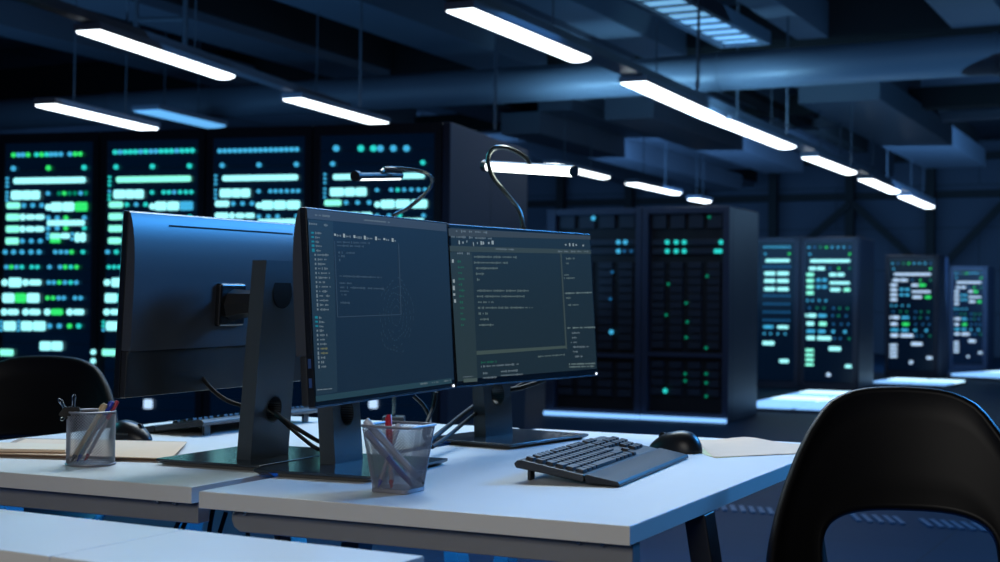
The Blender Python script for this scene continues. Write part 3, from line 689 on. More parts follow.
for x, y, w in ((334, 234.6, 7.5), (343, 235.5, 8), (353.4, 236.5, 8.6), (363.8, 237.5, 9), (375, 238.3, 6), (383.3, 239, 6.4), (391.6, 239.9, 5)):
    text_block(m4, Pc, x, y, x + 2, y + .2, 3.6, fill=.95); text_block(m2, Pc, x + 2.7, y + .8, x + w, y + 1.2, 2.4)
for x0, x1, y in ((337, 370, 242), (337, 364, 245.5), (338, 355, 252.5), (338.5, 345, 256), (339, 341, 260), (339.5, 383, 276), (339.5, 353, 283), (340, 384, 287.3), (340, 349, 291), (341.5, 348, 294.6), (340.5, 350, 302.6)):
    text_block(m1, Pc, x0, y, x1, y + (x1 - x0) * .035, 2.1)
for x0, x1, y in ((420.5, 428, 384), (432, 441, 382.7), (444, 451, 381.2)): text_block(m2, Pc, x0, y, x1, y - 1, 2)
text_block(m2, Pc, 317, 390, 332, 388.6, 1, fill=.98)
for nm, ms, mm in (('code_line', m1, txt_d), ('text_label', m2, txt_m), ('folder_icon', m3, txt_c), ('tool_icon', m4, txt_b), ('highlighted_label', m5, txt_y)):
    for mb in ms: on(partc, mb, nm, mm)
mb = MB()
for a, b in (((334.4, 241), (337.5, 317)), ((398.4, 243.5), (401, 314.5)), ((337.5, 317), (401, 314.5))):
    d = (.35, 0) if abs(b[0] - a[0]) < 10 else (0, .35)
    quad(mb, Pc, [(a[0] - d[0], a[1] + d[1]), (a[0] + d[0], a[1] - d[1]), (b[0] + d[0], b[1] - d[1]), (b[0] - d[0], b[1] + d[1])], -.0013)
on(partc, mb, 'window_outline', scr('screen_line', (48, 64, 80)))
# faint emblem of thin looping lines on the wallpaper
mb = MB()
for r in (1.0, .82, .64, .46, .28):
    for k in range(34):
        a = 2 * PI * k / 34; b = 2 * PI * (k + .6) / 34
        if random.random() < .2: continue
        w_ = 1 + .06 * math.sin(5 * a + r * 9)
        q = lambda t_, rr: (396 + 17 * rr * w_ * math.cos(t_), 316 + 37 * rr * w_ * math.sin(t_))
        quad(mb, Pc, [q(a, r), q(b, r), q(b, r - .025), q(a, r - .025)], -.0013)
on(partc, mb, 'wallpaper_emblem', scr('screen_emblem', (40, 60, 76)))
led_o = on(partc, MB().box(PW / 2 - .012, PW / 2 - .007, -.002, 0, -PH / 2 + .001, -PH / 2 + .006), 'power_light', mat('power_led', (0, 0, 0), .5, emit=(.85, .9, 1), strength=2))
# lower silver lip
for pt in (partc, partr): on(pt, MB().box(-PW / 2, PW / 2, -.0016, .012, -PH / 2 - .0022, -PH / 2), 'lower_lip', mat('lip_grey', (.18, .2, .24), .25, .7))
# right screen
MPP = 3.45 / FPX
on(partr, MB().box(-PW / 2 + .006, PW / 2 - .006, -.0008, .001, -PH / 2 + .016, PH / 2 - .008), 'screen', scr('screen_green', (27, 41, 48)))
sq(partr, Pr, [(448.8, 236), (448.4, 228.3), (590.3, 235.5), (590.5, 239.5)], 'title_bar', scr('screen_bar3', (52, 60, 63)), -.0011)
sq(partr, Pr, [(450, 251.5), (449.6, 245.7), (590.9, 250), (591.1, 254)], 'tab_bar', scr('screen_bar4', (50, 62, 60)), -.0011)
sq(partr, Pr, [(457.6, 381.5), (449.9, 252), (472, 252.8), (477.6, 380)], 'sidebar', scr('screen_side2', (38, 52, 55)), -.0011)
sq(partr, Pr, [(560.2, 253.2), (561.4, 253.2), (567, 349), (565.6, 349)], 'divider', scr('screen_div', (56, 68, 66)), -.0013)
sq(partr, Pr, [(476.6, 355), (476.4, 351), (566, 345.6), (566.3, 348.2)], 'panel_bar', scr('screen_div2', (60, 74, 70)), -.0013)
sq(partr, Pr, [(463.5, 382.5), (463.4, 378.8), (477, 378), (477.3, 381.5)], 'status_box', scr('screen_div3', (66, 80, 78)), -.0014)
m1, m2, m3, m4 = [], [], [], []
for x0, x1, y in ((456, 458, 231), (461, 466, 231.3), (469, 472.5, 231.6), (475, 481, 231.9), (483.5, 487.5, 232.3), (451, 455, 236.7), (456.5, 466, 237), (469, 473, 237.5), (475, 486, 238), (488, 492, 238.4)): text_block(m2, Pr, x0, y, x1, y + .2, 2.4)
for x, y, w in ((458.6, 242.4, 1.6), (462.4, 242.5, 1.6), (466.5, 241.5, 1), (473, 244, 1), (477, 243, 1), (480.5, 243, 4), (488, 243, 2), (491.5, 242.5, 3)): text_block(m4, Pr, x, y, x + w, y + .1, 3.6, fill=.7)
for x, y in ((567, 244.7), (571, 244.7), (574.5, 244.8), (577.5, 245), (584.5, 245.5)): text_block(m4, Pr, x - 2, y, x - .4, y, 3.2, fill=.8)
text_block(m2, Pr, 496, 249, 514, 249.6, 1.8); 
for x0 in (558, 564, 571, 577, 584): text_block(m2, Pr, x0, 251.4, x0 + 4.5, 251.6, 1.8)
for x0, x1, y in ((457, 463, 253.3), (467, 470, 253.5)): text_block(m2, Pr, x0, y, x1, y, 2)
for x, y in ((453, 261), (454, 281), (454, 288), (454.4, 294.5), (455.2, 301)): text_block(m4, Pr, x - 1.2, y, x + 1.2, y, 4.2, fill=.8)
for k, y in enumerate((261.5, 267.3, 273, 279, 284.5, 290.4, 296.2, 302.2, 308, 313.6, 319.2, 325)): x = 457.6 + (y - 261) * .055; text_block(m3, Pr, x, y, x + random.uniform(3, 7), y + .05, 2.3)
for x0, x1, y in ((474, 517, 256.8), (474, 508, 262.6), (476, 498, 268.2), (476, 484.5, 273.8), (477, 480, 279.6), (477, 529, 290.7), (477, 526, 296.4), (478, 494, 302.2), (478, 533, 307.8), (478.6, 489.5, 313.6), (480, 489, 319.3), (479, 494, 325)):
    text_block(m1, Pr, x0, y, x1, y + (x1 - x0) * .01 * (295 - y) / 40, 2.3)
for x0, x1, y in ((566, 575, 258.6), (566, 569, 263.4), (564, 569, 275), (564, 575, 278.2), (566, 571, 298), (568, 579, 305), (572, 580, 333), (572, 577, 337.7), (571, 577, 342.4), (573, 589, 347), (573, 578, 351.7), (575, 583, 356.5)): text_block(m2 if y > 330 else m1, Pr, x0, y, x1, y - (x1 - x0) * .02, 2)
for x0, x1, y in ((565, 592, 293.3), (567.5, 595, 328), (569, 595, 364.2), (569, 594, 367)): text_block(m1, Pr, x0, y, x1, y - .8, 1.8, fill=.98)
text_block(m1, Pr, 538, 349.3, 565, 347.2, 1.8); text_block(m1, Pr, 538, 356.6, 565, 354.6, 1.8)
text_block(m3, Pr, 481, 362.6, 498, 361.4, 2.2); text_block(m2, Pr, 481, 366.6, 520, 364, 2)
for x0, x1, y in ((483, 488, 373.4), (501, 518, 371.6), (483, 497, 378), (501, 523, 375.6)): text_block(m2, Pr, x0, y, x1, y - (x1 - x0) * .07, 2.2)
text_block(m2, Pr, 463, 377, 474, 376.3, 1.2)
for nm, ms, mm in (('code_line', m1, scr('text_code', (90, 106, 106))), ('text_label', m2, txt_m), ('green_label', m3, txt_g), ('tool_icon', m4, txt_b)):
    for mb in ms: on(partr, mb, nm, mm)
on(partr, MB().box(PW / 2 - .012, PW / 2 - .007, -.002, 0, -PH / 2 + .001, -PH / 2 + .006), 'power_light', MATS['power_led'])

# ------------------------------------------------------------------ cables
def cable(pts, r, label, n=8):
    o = MB().tube(spline(pts, 8), r, n).build('cable', rubber); return tag(o, label, 'cable')
def pp(px, py, d): return atd(px, py, d)
cable([pp(199, 357, 3.02), pp(203, 378, 2.99), pp(220, 396, 2.96), pp(240, 405, 2.97), pp(266, 408, 3.0), pp(290, 424, 2.93), pp(318, 441, 2.95), pp(330, 445, 3.03)], .0045, 'black cable from the back of the left monitor through its stand hole')
cable([pp(255, 404, 3.04), pp(270, 410, 3.0), pp(300, 436, 2.94), pp(318, 449, 2.92), pp(335, 452, 2.98)], .0042, 'second black cable looping from the left stand hole down to the desk')
cable([pp(545, 380, 3.62), pp(520, 388, 3.60), pp(497, 392, 3.58), pp(470, 409, 3.5), pp(447, 427, 3.3), pp(425, 445, 3.1)], .006, 'thick black cable running down left of the right monitor stand')
cable([pp(535, 378, 3.66), pp(500, 396, 3.62), pp(470, 418, 3.45), pp(447, 437, 3.25), pp(432, 447, 3.12)], .005, 'black cable beneath the thick one, left of the right monitor stand')
cable([pp(414, 396, 3.5), pp(424, 406, 3.5), pp(430, 420, 3.5), pp(428, 434, 3.42)], .005, 'black cable hanging behind the rim of the square pen cup')
cable([pp(436, 392, 3.5), pp(433, 408, 3.5), pp(426, 425, 3.45), pp(424, 436, 3.4)], .005, 'black cable hanging right of the one behind the square pen cup')
for i, pts in enumerate((((214, 505), (211, 520), (207, 545)), ((226, 512), (222, 525), (216, 545)), ((181, 518), (176, 528), (170, 548)), ((187, 519), (183, 528), (177, 548)), ((248, 528), (247, 540), (243, 555)), ((280, 534), (279, 540), (278, 560)))):
    cable([pp(px, py, 2.85) for px, py in pts], .0045, ['cable dropping in the gap between the two desks', 'cable just right of the gap between the desks', 'left cable of a pair under the left desk edge', 'right cable of a pair under the left desk edge', 'cable end showing under the right desk rail', 'rightmost cable showing under the right desk rail'][i])

# ------------------------------------------------------------------ keyboards and mice
key_m = mat('keycap_black', (.016, .018, .024), .5, spec=.3)
def keyboard(o, xd, label, L=.50):
    rz = math.atan2(xd.y, xd.x); t = thing('keyboard', label, 'keyboard', o, rz, None)
    prof = [(0, .0015), (0, .006), (.004, .010), (.068, .021), (.074, .0195), (.205, .041), (.215, .040), (.222, .034), (.218, .026), (.10, .010)]
    T = Matrix(((0, 0, 1, 0), (1, 0, 0, 0), (0, 1, 0, 0), (0, 0, 0, 1)))
    MB().prism(prof[:5] + [(.070, .004)], .0, L, T).build('palm_rest', black_sat, t, .002)
    MB().prism([(.0745, .0195)] + prof[5:] + [(.0745, .006)], .0, L, T).build('body', black_pl, t, .002)
    for x in (.04, L - .04): MB().box(x - .012, x + .012, .196, .203, 0.0005, .027).build('foot', black_pl, t, .001)
    sl = math.atan2(.0215, .131); pitch = (L - .02) / 22.6
    rows = [[(0, 1), (1.6, 1), (2.6, 1), (3.6, 1), (4.6, 1), (6, 1), (7, 1), (8, 1), (9, 1), (10.4, 1), (11.4, 1), (12.4, 1), (13.4, 1), (15.2, 1), (16.2, 1), (17.2, 1)],
            [(k, 1) for k in range(13)] + [(13, 1.9), (15.2, 1), (16.2, 1), (17.2, 1), (18.6, 1), (19.6, 1), (20.6, 1), (21.6, 1)],
            [(0, 1.5)] + [(1.5 + k, 1) for k in range(12)] + [(13.5, 1.4), (15.2, 1), (16.2, 1), (17.2, 1), (18.6, 1), (19.6, 1), (20.6, 1), (21.6, 1)],
            [(0, 1.8)] + [(1.8 + k, 1) for k in range(11)] + [(12.8, 2.1), (18.6, 1), (19.6, 1), (20.6, 1)],
            [(0, 2.3)] + [(2.3 + k, 1) for k in range(10)] + [(12.3, 2.6), (16.2, 1), (18.6, 1), (19.6, 1), (20.6, 1)],
            [(0, 1.4), (1.4, 1.2), (2.6, 1.2), (3.8, 6), (9.8, 1.2), (11, 1.2), (12.2, 1.3), (13.5, 1.4), (15.2, 1), (16.2, 1), (17.2, 1), (18.6, 2), (20.6, 1)]]
    cache = {}; n = 0
    for r, row in enumerate(rows):
        yc = .194 - r * .0212
        zc = .0195 + (yc - .074) * math.tan(sl)
        for u, w in row:
            n += 1
            if n > 99: continue
            kw = w * pitch - .0028
            if w not in cache:
                a = rrect(-kw / 2, kw / 2, -.0088, .0088, .002, 2); b = [(x * (1 - .0035 / kw * 1), y * .84) for x, y in a]
                cache[w] = MB().prism(a, 0, .0055, None, b).build('key', key_m, t); k_ = cache[w]
            else:
                k_ = cache[w].copy(); k_.parent = t; C.objects.link(k_)
            k_.location = (.011 + (u + w / 2) * pitch, yc, zc + .001); k_.rotation_euler = (sl, 0, 0)
    return t
kx = Vector((.357, .934, 0)).normalized()
kb1 = keyboard(Vector((.222, 2.648, .74)), kx, 'black full-size keyboard with palm rest in front of the right code screen', .535); kb1.scale = (1, .93, 1)
ky = Vector((.9025, -.4306, 0)); kx2 = Vector((-.4306, -.9025, 0)); rn = at(203, 437, .74)
keyboard(rn - kx2 * .52 - ky * .22, kx2, 'black keyboard lying behind the left monitor stand, seen from its rear', .52)
def mouse(o, rz, label):
    t = thing('computer_mouse', label, 'mouse', o, rz)
    mb = MB(); n, m_ = 28, 14
    vs = []; fs = []
    def pt(i, j):
        a = 2 * PI * i / n; b = (PI / 2) * j / m_
        x = math.cos(a) * .060 * math.cos(b) ** .75; y = math.sin(a) * .036 * math.cos(b) ** .7 * (1 - .1 * math.cos(a))
        z = .043 * math.sin(b) * (1 - .30 * (x / .06) - .18 * (x / .06) ** 2)
        if y > 0: y *= .92
        return (x, y, z)
    for j in range(m_):
        for i in range(n): vs.append(pt(i, j))
    vs.append((-.0, 0, .043)); 
    for j in range(m_ - 1):
        for i in range(n): fs.append((j * n + i, j * n + (i + 1) % n, (j + 1) * n + (i + 1) % n, (j + 1) * n + i))
    for i in range(n): fs.append(((m_ - 1) * n + i, (m_ - 1) * n + (i + 1) % n, len(vs) - 1))
    fs.append(tuple(reversed(range(n))))
    mb.add(vs, fs, Matrix.Translation((0, 0, .0015))).build('shell', black_sat, t)
    MB().tube([(.028, -.0035, .031), (.028, .0035, .031)], .009, 16).build('scroll_wheel', rubber, t)
    MB().prism(rrect(-.052, .05, -.03, .029, .024), .0, .003).build('glide_base', rubber, t)
    MB().box(-.012, .022, -.036, -.0335, .014, .020).build('thumb_button', bezel_m, t, .001)
    return t
mo = mouse(at(675, 451.5, .74), math.radians(142), 'black mouse beyond the keyboard on the right desk')
mo.scale = (1.12, 1.12, 1.05)
mouse(at(131, 440, .74), math.radians(-28), 'black mouse behind the round pen cup on the left desk')

# ------------------------------------------------------------------ papers
def sheet(pts, z0, z1, name, m, label, cat, curl=0):
    P = [at(px, py, z0) for px, py in pts]; c = sum(P, Vector()) / len(P)
    n = len(P); vs = [p - c for p in P] + [p - c + Vector((0, 0, z1 - z0)) for p in P]
    o = MB().add(vs, [tuple(reversed(range(n))), tuple(range(n, 2 * n))] + [(i, (i + 1) % n, n + (i + 1) % n, n + i) for i in range(n)]).build(name, m, smooth=False)
    o.location = c; return tag(o, label, cat)
sheet([(-14, 456), (172, 461.5), (186, 444.5), (20, 441)], .7405, .7475, 'paper_folder', card_m, 'brown folder under the cream sheets, beside the round pen cup', 'folder')
sheet([(-12, 453.5), (171, 459), (187, 442.5), (26, 439.5)], .748, .7495, 'paper_sheet', paper_m, 'tan sheet lying on top of the brown folder on the left desk', 'paper')
nb = thing('notebook', 'thin notebook with page edges at far left of the left desk', 'notebook', at(20, 449, .75))
def nbp(pts, z0, z1, name, m):
    P = [at(px, py, z0) - nb.location for px, py in pts]; n = len(P); vs = P + [p + Vector((0, 0, z1 - z0)) for p in P]
    MB().add(vs, [tuple(reversed(range(n))), tuple(range(n, 2 * n))] + [(i, (i + 1) % n, n + (i + 1) % n, n + i) for i in range(n)]).build(name, m, nb, smooth=False)
nbp([(-30, 452), (66, 453.5), (72, 448), (-16, 445.5)], .7498, .752, 'cover', card_m)
nbp([(-30, 451), (65, 452.6), (71, 447), (-16, 444.5)], .752, .758, 'pages', cream_m)
# curled sheets at the right
def curled(pts, label, lift, name='paper_sheet'):
    A, Bq, D, E_ = [at(px, py, .741) for px, py in pts]; n = 12; vs = []
    for i in range(n + 1):
        for j in range(n + 1):
            s, t_ = i / n, j / n
            p = (A * (1 - s) + Bq * s) * (1 - t_) + (E_ * (1 - s) + D * s) * t_
            z = lift * (math.exp(-((s - .42) / .2) ** 2) * t_ ** 2 * 1.0 + .12 * s * t_)
            vs.append(p + Vector((0, 0, z)))
    c = A.copy(); N = len(vs); vs = [v - c for v in vs]; vs2 = [v + Vector((0, 0, .0008)) for v in vs]; fs = []
    for i in range(n):
        for j in range(n):
            a = i * (n + 1) + j; q = (a, a + n + 1, a + n + 2, a + 1); fs.append(q[::-1]); fs.append(tuple(N + k for k in q))
    o = MB().add(vs + vs2, fs).build(name, paper_m); o.location = c; tag(o, label, 'paper')
curled([(714, 457.5), (801, 453.5), (823, 446), (694, 440)], 'tan curled sheet at the far right corner of the right desk', .012)
o = sheet([(696, 452), (716, 458.2), (740, 456.8), (712, 446)], .7402, .7408, 'sticky_note', mat('yellow_note', (.6, .58, .3), .8), 'yellowish paper corner sticking out beneath the curled tan sheet', 'paper')

# ------------------------------------------------------------------ pen cups
def lattice(P, ni, nj, name, parent, closed=True, th=.0017):
    vs = []; idx = {}; fs = []
    for j in range(nj + 1):
        for i in range(ni):
            if (i + j) % 2 == 0: idx[(i, j)] = len(vs); vs.append(P(i / ni, j / nj))
    for j in range(1, nj):
        for i in range(ni):
            if (i + j) % 2 == 1:
                fs.append((idx[(i, j - 1)], idx[((i + 1) % ni, j)], idx[(i, j + 1)], idx[((i - 1) % ni, j)]))
    o = MB().add(vs, fs).build(name, mesh_m, parent, smooth=False)
    w = o.modifiers.new('wire', 'WIREFRAME'); w.thickness = th; w.use_even_offset = False
    return o
def pen(p, q, r, mats, label, cat='pen', cap=.28):
    """mats: tip colour, barrel, cap"""
    t = thing('pen', label, cat, p); d = q - p; L = d.length; u = d.normalized()
    MB().tube([(0, 0, 0), u * .012, u * .016], [r * .25, r * .8, r], 12).build('tip', mats[0], t)
    MB().tube([u * .0165, u * L * (1 - cap)], r, 14).build('barrel', mats[1], t)
    cap_o = MB().tube([u * L * (1 - cap), u * (L - .002), u * L], [r * 1.12, r * 1.1, r * .9], 14)
    cap_o = cap_o.build('cap', mats[2], t)
    side = u.cross(Vector((0, 1, .2))).normalized() * r * 1.25
    MB().tube([u * L * (1 - cap * .95) + side, u * (L - .004) + side], r * .22, 6).build('clip', mats[2], cap_o)
    return t
tanm = mat('tan_barrel', (.5, .36, .2), .45); bluem = mat('blue_plastic', (.02, .04, .45), .35); redm = mat('red_plastic', (.45, .02, .04), .35)
whitep = mat('white_pen_plastic', (.55, .57, .62), .35); greyp = mat('grey_pen_plastic', (.25, .27, .36), .35); purp = mat('indigo_plastic', (.06, .06, .28), .35)
clearm = mat('frosted_barrel', (.4, .38, .42), .35); dkm = mat('dark_tip', (.02, .02, .02), .4)
cupc = at(90.5, 464.5, .74); rc = .047; hc_ = .107
t = thing('pen_cup', 'round wire mesh pen cup on the left desk', 'pen cup', cupc)
lattice(lambda a, b: (rc * math.cos(2 * PI * a), rc * math.sin(2 * PI * a), .004 + b * (hc_ - .006)), 88, 34, 'mesh_wall', t)
MB().tube([(rc * 1.01 * math.cos(2 * PI * k / 40), rc * 1.01 * math.sin(2 * PI * k / 40), hc_) for k in range(41)], .0022, 8, False).build('rim', mesh_m, t)
MB().tube([(0, 0, .0008), (0, 0, .003)], rc * 1.0, 40).build('bottom', mesh_m, t)
MB().tube([(rc * 1.02 * math.cos(2 * PI * k / 40), rc * 1.02 * math.sin(2 * PI * k / 40), .0026) for k in range(41)], .0024, 8, False).build('foot_ring', mesh_m, t)
dz_ = cupc.y
pen(pp(71.5, 461.5, dz_ - .015), pp(105.5, 404, dz_ - .006), .0052, (dkm, tanm, tanm), 'tan marker leaning in the round pen cup', cap=.12)
pen(pp(77, 461.5, dz_ + .004), pp(112.5, 401.5, dz_ + .01), .0042, (bluem, clearm, bluem), 'blue-capped pen leaning in the round pen cup', cap=.22)
pen(pp(84.5, 461, dz_ + .014), pp(117.5, 401, dz_ + .022), .004, (redm, clearm, redm), 'red-capped pen leaning in the round pen cup', cap=.30)
def clip(pc, ang_, label, dirs):
    t = thing('binder_clip', label, 'binder clip', pc)
    MB().prism([(-.015, -.006), (.015, -.006), (.015, .006), (-.015, .006)], -.010, .008, Matrix.Rotation(ang_, 4, 'Y'), [(-.013, -.002), (.013, -.002), (.013, .002), (-.013, .002)]).build('jaw', rubber, t, .0006)
    for d in dirs:
        d = Vector(d); s_ = Vector((1, .2, 0)) * .0042; s_ = d.cross(Vector((0, 1, 0))).normalized() * .0042; L = .037
        MB().tube(spline([s_ * .9, s_ * .55 + d * L * .55, s_ * .8 + d * L * .85, d * L, -s_ * .8 + d * L * .85, -s_ * .55 + d * L * .55, -s_ * .9], 4), .0013, 6).build('wire_handle', chrome, t)
clip(pp(73, 411, dz_ - .03), 0, 'black binder clip with upright wire handle on the round cup rim', ((.04, 0, .9), ))
clip(pp(68, 413.5, dz_ - .02), .5, 'black binder clip with slanted wire handles on the round cup rim', ((-.52, 0, .82), (-.35, -.1, -.35)))

near = at(406, 495, .74); sb, st, hh = .072, .1, .117
cc2 = near + (W_ * -.5 + U2 * .5) * sb
t = thing('pen_cup', 'square tapered wire mesh pen cup on the right desk', 'pen cup', cc2, DY)
def sqp(a, half, r):
    per = rrect(-half, half, -half, half, r, 6); n = len(per); f = a * n; i = int(f) % n; k = f - int(f)
    # walk by length
    ls = [math.dist(per[i], per[(i + 1) % n]) for i in range(n)]; T_ = sum(ls); s = (a % 1) * T_
    for i in range(n):
        if s <= ls[i] or i == n - 1:
            q = s / ls[i] if ls[i] else 0; p, q2 = per[i], per[(i + 1) % n]; return (p[0] + (q2[0] - p[0]) * q, p[1] + (q2[1] - p[1]) * q)
        s -= ls[i]
def cupP(a, b):
    half = sb / 2 + (st - sb) / 2 * b; x, y = sqp(a, half, .012); return (x, y, .006 + b * (hh - .008))
lattice(cupP, 104, 38, 'mesh_wall', t)
per = [cupP(k / 60, 1) for k in range(61)]
MB().tube([(x * 1.015, y * 1.015, hh) for x, y, z in per], .0026, 8, False).build('rim', mesh_m, t)
MB().prism(rrect(-sb / 2 - .001, sb / 2 + .001, -sb / 2 - .001, sb / 2 + .001, .011), .0006, .0075).build('bottom', mesh_m, t, .0006)
y2 = cc2.y
pen(pp(424, 484, y2 + .005), pp(365.5, 420, y2 - .012), .0062, (dkm, whitep, whitep), 'thick white marker leaning left in the square pen cup', cap=.3)
pen(pp(414, 488, y2 - .018), pp(366, 431, y2 - .022), .0048, (purp, purp, greyp), 'indigo pen slanting left in the square pen cup', cap=.45)
pen(pp(391.5, 489, y2 - .01), pp(389, 415, y2 + .03), .0048, (redm, clearm, redm), 'red-capped pen standing upright in the square pen cup', cap=.42)
pen(pp(378, 488.5, y2 - .02), pp(399, 424, y2 + .032), .004, (bluem, clearm, whitep), 'slim pale pen leaning right in the square pen cup', cap=.3)

# ------------------------------------------------------------------ desk lamps
def neck(pts, r=.0055): return MB().tube(spline(pts, 8), r, 10)
base1 = Vector((.085, 3.80, .74)); base1 = dl(-.09, 1.39)
t = thing('desk_lamp', 'tube desk lamp glowing bright above the right code screen', 'desk lamp', base1)
def rel(px, py, d): return pp(px, py, d) - base1
MB().box(-.03, .03, -.03, .03, .0005, .02).build('clamp', black_pl, t, .003)
a, b = rel(489, 166, 3.86), rel(573, 171.2, 3.62)
MB().tube([a, b], .0138, 20).build('light_tube', tube_e, t)
u_ = (b - a).normalized(); sd = Vector((0, 0, 1))
vs = []; n = 10; rr = .0145
for e in (a - u_ * .004, b + u_ * .004):
    yv = u_.cross(sd).normalized(); zv = yv.cross(u_)
    for k in range(n + 1):
        q = PI * (.22 + .5 * k / n); vs.append(e + (yv * math.cos(q) + zv * math.sin(q)) * rr)
MB().add(vs, [(k, k + 1, n + 2 + k, n + 1 + k) for k in range(n)]).build('reflector', black_sat, t)
MB().tube([a - u_ * .018, a - u_ * .001], .0165, 20).build('end_cap', black_sat, t)
MB().tube([b + u_ * .001, b + u_ * .006], .0140, 20).build('end_ring', black_sat, t)
neck([(0, 0, .02), (0, 0, .12), rel(512, 280, 3.82), rel(524, 250, 3.82), rel(523, 228, 3.80), rel(519, 210, 3.80), rel(505, 192, 3.79), rel(493, 177, 3.79), rel(488, 160, 3.79), rel(493, 149, 3.78), rel(504, 147.5, 3.76), rel(515, 151, 3.75), rel(527, 158.5, 3.74), rel(529, 163, 3.74)], .0062).build('gooseneck', chrome if False else mat('gooseneck_black_chrome', (.10, .11, .10), .22, .8), t)
base2 = dl(-.40, 1.385)
t = thing('desk_lamp', 'slim desk lamp with dark bent arm in front of the fourth bright rack', 'desk lamp', base2)
def rel(px, py, d): return pp(px, py, d) - base2
MB().box(-.03, .03, -.03, .03, .0005, .02).build('clamp', black_pl, t, .003)
a, b = rel(357, 176, 3.72), rel(401, 175.5, 3.95)
MB().tube([a, b], .0085, 16).build('light_head', black_sat, t)
dn = Vector((0, 0, -.008)); MB().tube([a.lerp(b, .05) + dn, a.lerp(b, .97) + dn], .0042, 12).build('light_strip', tube_e2, t)
MB().tube([a - (b - a).normalized() * .012, a + (b - a).normalized() * .004], .0135, 16).build('end_cap', black_sat, t)
neck([(0, 0, .02), (0, 0, .12), rel(391, 235, 3.98), rel(393, 217, 3.98), rel(408, 208, 3.97), rel(426, 193, 3.96), rel(432, 183, 3.94), rel(429, 175, 3.92), rel(416, 170.5, 3.9), rel(398, 168.5, 3.88), rel(386, 169, 3.86), rel(381, 172, 3.84)], .0055).build('gooseneck', MATS['gooseneck_black_chrome'], t)
MB().tube([rel(384, 169.5, 3.855), rel(402, 170.5, 3.89)], .0085, 12).build('joint_sleeve', black_sat, t)

# ------------------------------------------------------------------ chairs
def chair(loc, rz, label, S=1.0, group=None):
    t = thing('shell_chair', label, 'chair', loc, rz, group)
    # outline half width by height (m)
    prof = [(.922, 0), (.921, .04), (.9175, .075), (.912, .098), (.898, .13), (.875, .152), (.84, .176), (.80, .197), (.765, .212), (.72, .230), (.68, .243), (.64, .253), (.60, .260), (.56, .262), (.52, .256), (.48, .242), (.455, .222)]
    def outer(n=72):
        right = [(w, z) for z, w in prof]; left = [(-w, z) for z, w in prof[1:]][::-1]
        # closed loop: start top go right/down, across bottom, up left
        pts = right + [(.11, .45), (0, .448), (-.11, .45)] + left
        ls = [math.dist(pts[i], pts[(i + 1) % len(pts)]) for i in range(len(pts))]; T_ = sum(ls); out = []
        for k in range(n):
            s = T_ * k / n; i = 0
            while s > ls[i]: s -= ls[i]; i += 1
            p, q = pts[i], pts[(i + 1) % len(pts)]; f = s / ls[i]; out.append((p[0] + (q[0] - p[0]) * f, p[1] + (q[1] - p[1]) * f))
        return out
    ou = outer(); n = len(ou)
    hz, hw_, hh_ = .616, .155, .078
    inn = []
    for x, z in ou:
        a = math.atan2((z - .64) / .26, x / .26)
        c, s = math.cos(a), math.sin(a); e = .62
        inn.append((hw_ * math.copysign(abs(c) ** e, c), hz + hh_ * math.copysign(abs(s) ** e, s)))
    def dep(x, z):   # sitter side is -y... back surface bulges toward +y
        k = max(0, min(1, (z - .45) / .47))
        return -1.35 * x * x * (1.15 - .55 * k) - .09 * (1 - k) ** 2 + .10 * k
    rings = 7; vs = []
    for r in range(rings + 1):
        f = r / rings
        for (xo, zo), (xi_, zi) in zip(ou, inn):
            x = xo + (xi_ - xo) * f; z = zo + (zi - zo) * f; e = 0
            y = dep(x, z)
            if r == 0: y -= .012
            if r == rings: y -= .006
            vs.append((x, y, z))
    fs = []
    for r in range(rings):
        for k in range(n):
            j = (k + 1) % n; fs.append((r * n + k, r * n + j, (r + 1) * n + j, (r + 1) * n + k))
    o = MB().add(vs, fs).build('backrest', chair_m, t)
    m_ = o.modifiers.new('solid', 'SOLIDIFY'); m_.thickness = .022; m_.offset = 0
    b = o.modifiers.new('round', 'BEVEL'); b.width = .009; b.segments = 4; b.limit_method = 'ANGLE'; b.angle_limit = math.radians(50)
    for p in o.data.polygons: p.use_smooth = True
    # seat bowl
    vs = []; nx, ny = 16, 14
    for j in range(ny + 1):
        for i in range(nx + 1):
            s = -1 + 2 * i / nx; v = j / ny
            w = .235 * (1 - .25 * max(0, v - .7) ** 1.5 / .16); x = s * w; y = -.10 - v * .40
            z = .455 + .035 * s * s * (1 - v) - .03 * (1 - v) ** 2 * 0 - .012 * math.sin(v * PI) - .03 * max(0, v - .8) / .2
            vs.append((x, y, z))
    fs = [(j * (nx + 1) + i, j * (nx + 1) + i + 1, (j + 1) * (nx + 1) + i + 1, (j + 1) * (nx + 1) + i) for j in range(ny) for i in range(nx)]
    o = MB().add(vs, fs).build('seat', chair_m, t); m_ = o.modifiers.new('solid', 'SOLIDIFY'); m_.thickness = .02
    MB().tube([(0, -.28, .10), (0, -.28, .44)], [.03, .026], 20).build('pedestal', dark_steel, t)
    MB().tube([(0, -.28, .40), (0, -.28, .43)], .09, 24).build('mounting_plate', dark_steel, t)
    for k in range(5):
        a = 2 * PI * k / 5 + .3; c, s = math.cos(a), math.sin(a)
        fa = MB().tube([(c * .02, -.28 + s * .02, .10), (c * .26, -.28 + s * .26, .075)], [.02, .013], 12).build('foot_arm', dark_steel, t)
        MB().tube([(c * .26 - s * .012, -.28 + s * .26 + c * .012, .03), (c * .26 + s * .012, -.28 + s * .26 - c * .012, .03)], .03, 20).build('caster', rubber, fa)
    t.scale = (S, S, S); return t
p = atd(908, 420, 2.7); chair((p.x, 2.70, 0), math.radians(172) + PI, 'black shell chair with an open lower back at the right edge')
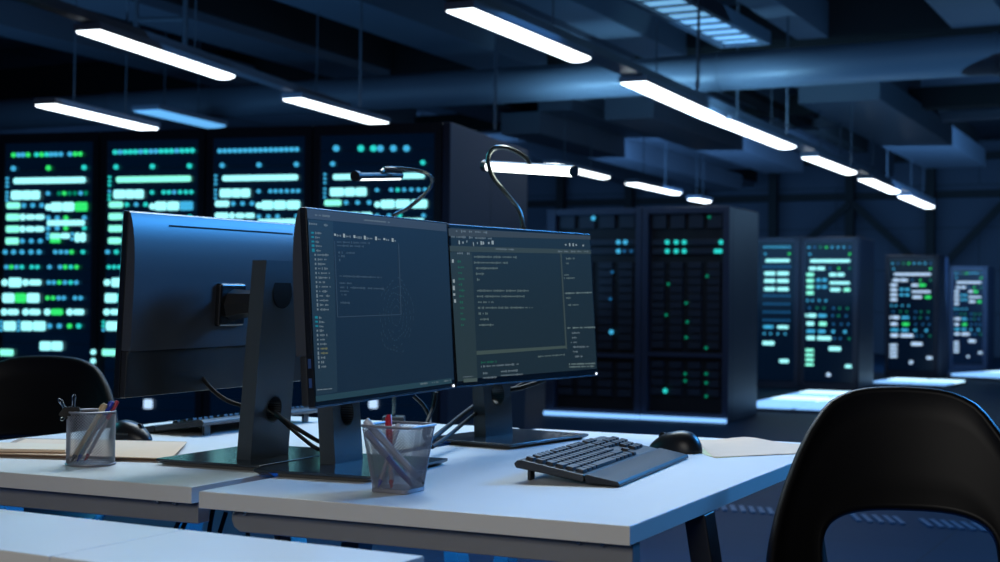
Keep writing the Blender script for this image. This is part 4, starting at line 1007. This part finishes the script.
p = atd(31, 360, 4.05); c2 = chair((p.x, 4.05, 0), math.radians(-12), 'dark chair back showing behind the left desk and its pen cup')
c2.scale = (1.2, 1.0, .985)

# ------------------------------------------------------------------ light
def area(loc, target, size, sy, power, col, name='area_light', spread=180):
    l = bpy.data.lights.new(name, 'AREA'); l.shape = 'RECTANGLE'; l.size = size; l.size_y = sy; l.energy = power; l.color = col
    l.spread = math.radians(spread)
    o = bpy.data.objects.new(name, l); C.objects.link(o); o.location = loc
    d = Vector(target) - Vector(loc); o.rotation_euler = d.to_track_quat('-Z', 'Y').to_euler(); return o
area((-.2, 4.9, 3.1), (0, 3.0, .74), 2.6, .6, 62, (.76, .87, .91), spread=130)          # added light from above the desks, its source out of view
area((-.3, 6.6, 3.5), (-.3, 5.0, 0), 4, .6, 80, (.08, .42, 1))              # added unseen blue light for the sheen on the left monitor
area((-1.0, -.6, 2.1), (0, 2.6, .6), 1.6, 1.0, 36, (1, .96, .9))           # soft neutral light from behind the camera
area((3.6, 5.5, 3.0), (-.3, 3.0, 1.1), 1.6, .8, 68, (.05, .36, 1), spread=90)            # blue from the right aisle
area((-3.4, 5.2, 1.9), (-.5, 3.2, .8), .8, 1.6, 28, (.08, .7, .95))         # glow of the LED racks
area((-.4, 3.6, .62), (-.4, 3.6, .0), 1.6, .9, 110, (.02, .32, 1))            # added unseen light that makes the blue floor glow below the desks
area((3, 10, 3.1), (3, 10, 0), 6, 2, 45, (.12, .42, 1))
area((-4, 13, 2.6), (-3, 15, 6), 8, 6, 92, (.16, .50, 1))
area((5, 15, 2.6), (5, 17, 6), 8, 6, 78, (.16, .50, 1))
area((7.5, 17.0, 2.4), (6, 15.6, 0), 4, .6, 18, (.3, .6, 1))
area((12, 19, 2.4), (9, 19, 0), 4, .6, 18, (.3, .6, 1))
area((6, 22, 2.6), (8, 32, 3.6), 9, 3, 270, (.17, .45, .9))
area((-3, 24, 2.6), (0, 36, 3.6), 9, 3, 210, (.17, .45, .9))
pl_ = atroof(672, 78, 2.62); area(pl_ - ur * 1.0 - Vector((0, 0, .62)), pl_, 2.6, .1, 26, (.30, .68, 1), spread=120)
w = bpy.data.worlds.new('world'); bpy.context.scene.world = w; w.use_nodes = True
w.node_tree.nodes['Background'].inputs[0].default_value = (.035, .12, .36, 1); w.node_tree.nodes['Background'].inputs[1].default_value = .18
sc = bpy.context.scene
sc.view_settings.view_transform = 'Standard'; sc.view_settings.look = 'None'; sc.view_settings.exposure = 0; sc.view_settings.gamma = 1; sc.view_settings.use_curve_mapping = False
sc.cycles.use_denoising = True; sc.cycles.max_bounces = 6; sc.cycles.sample_clamp_indirect = 4
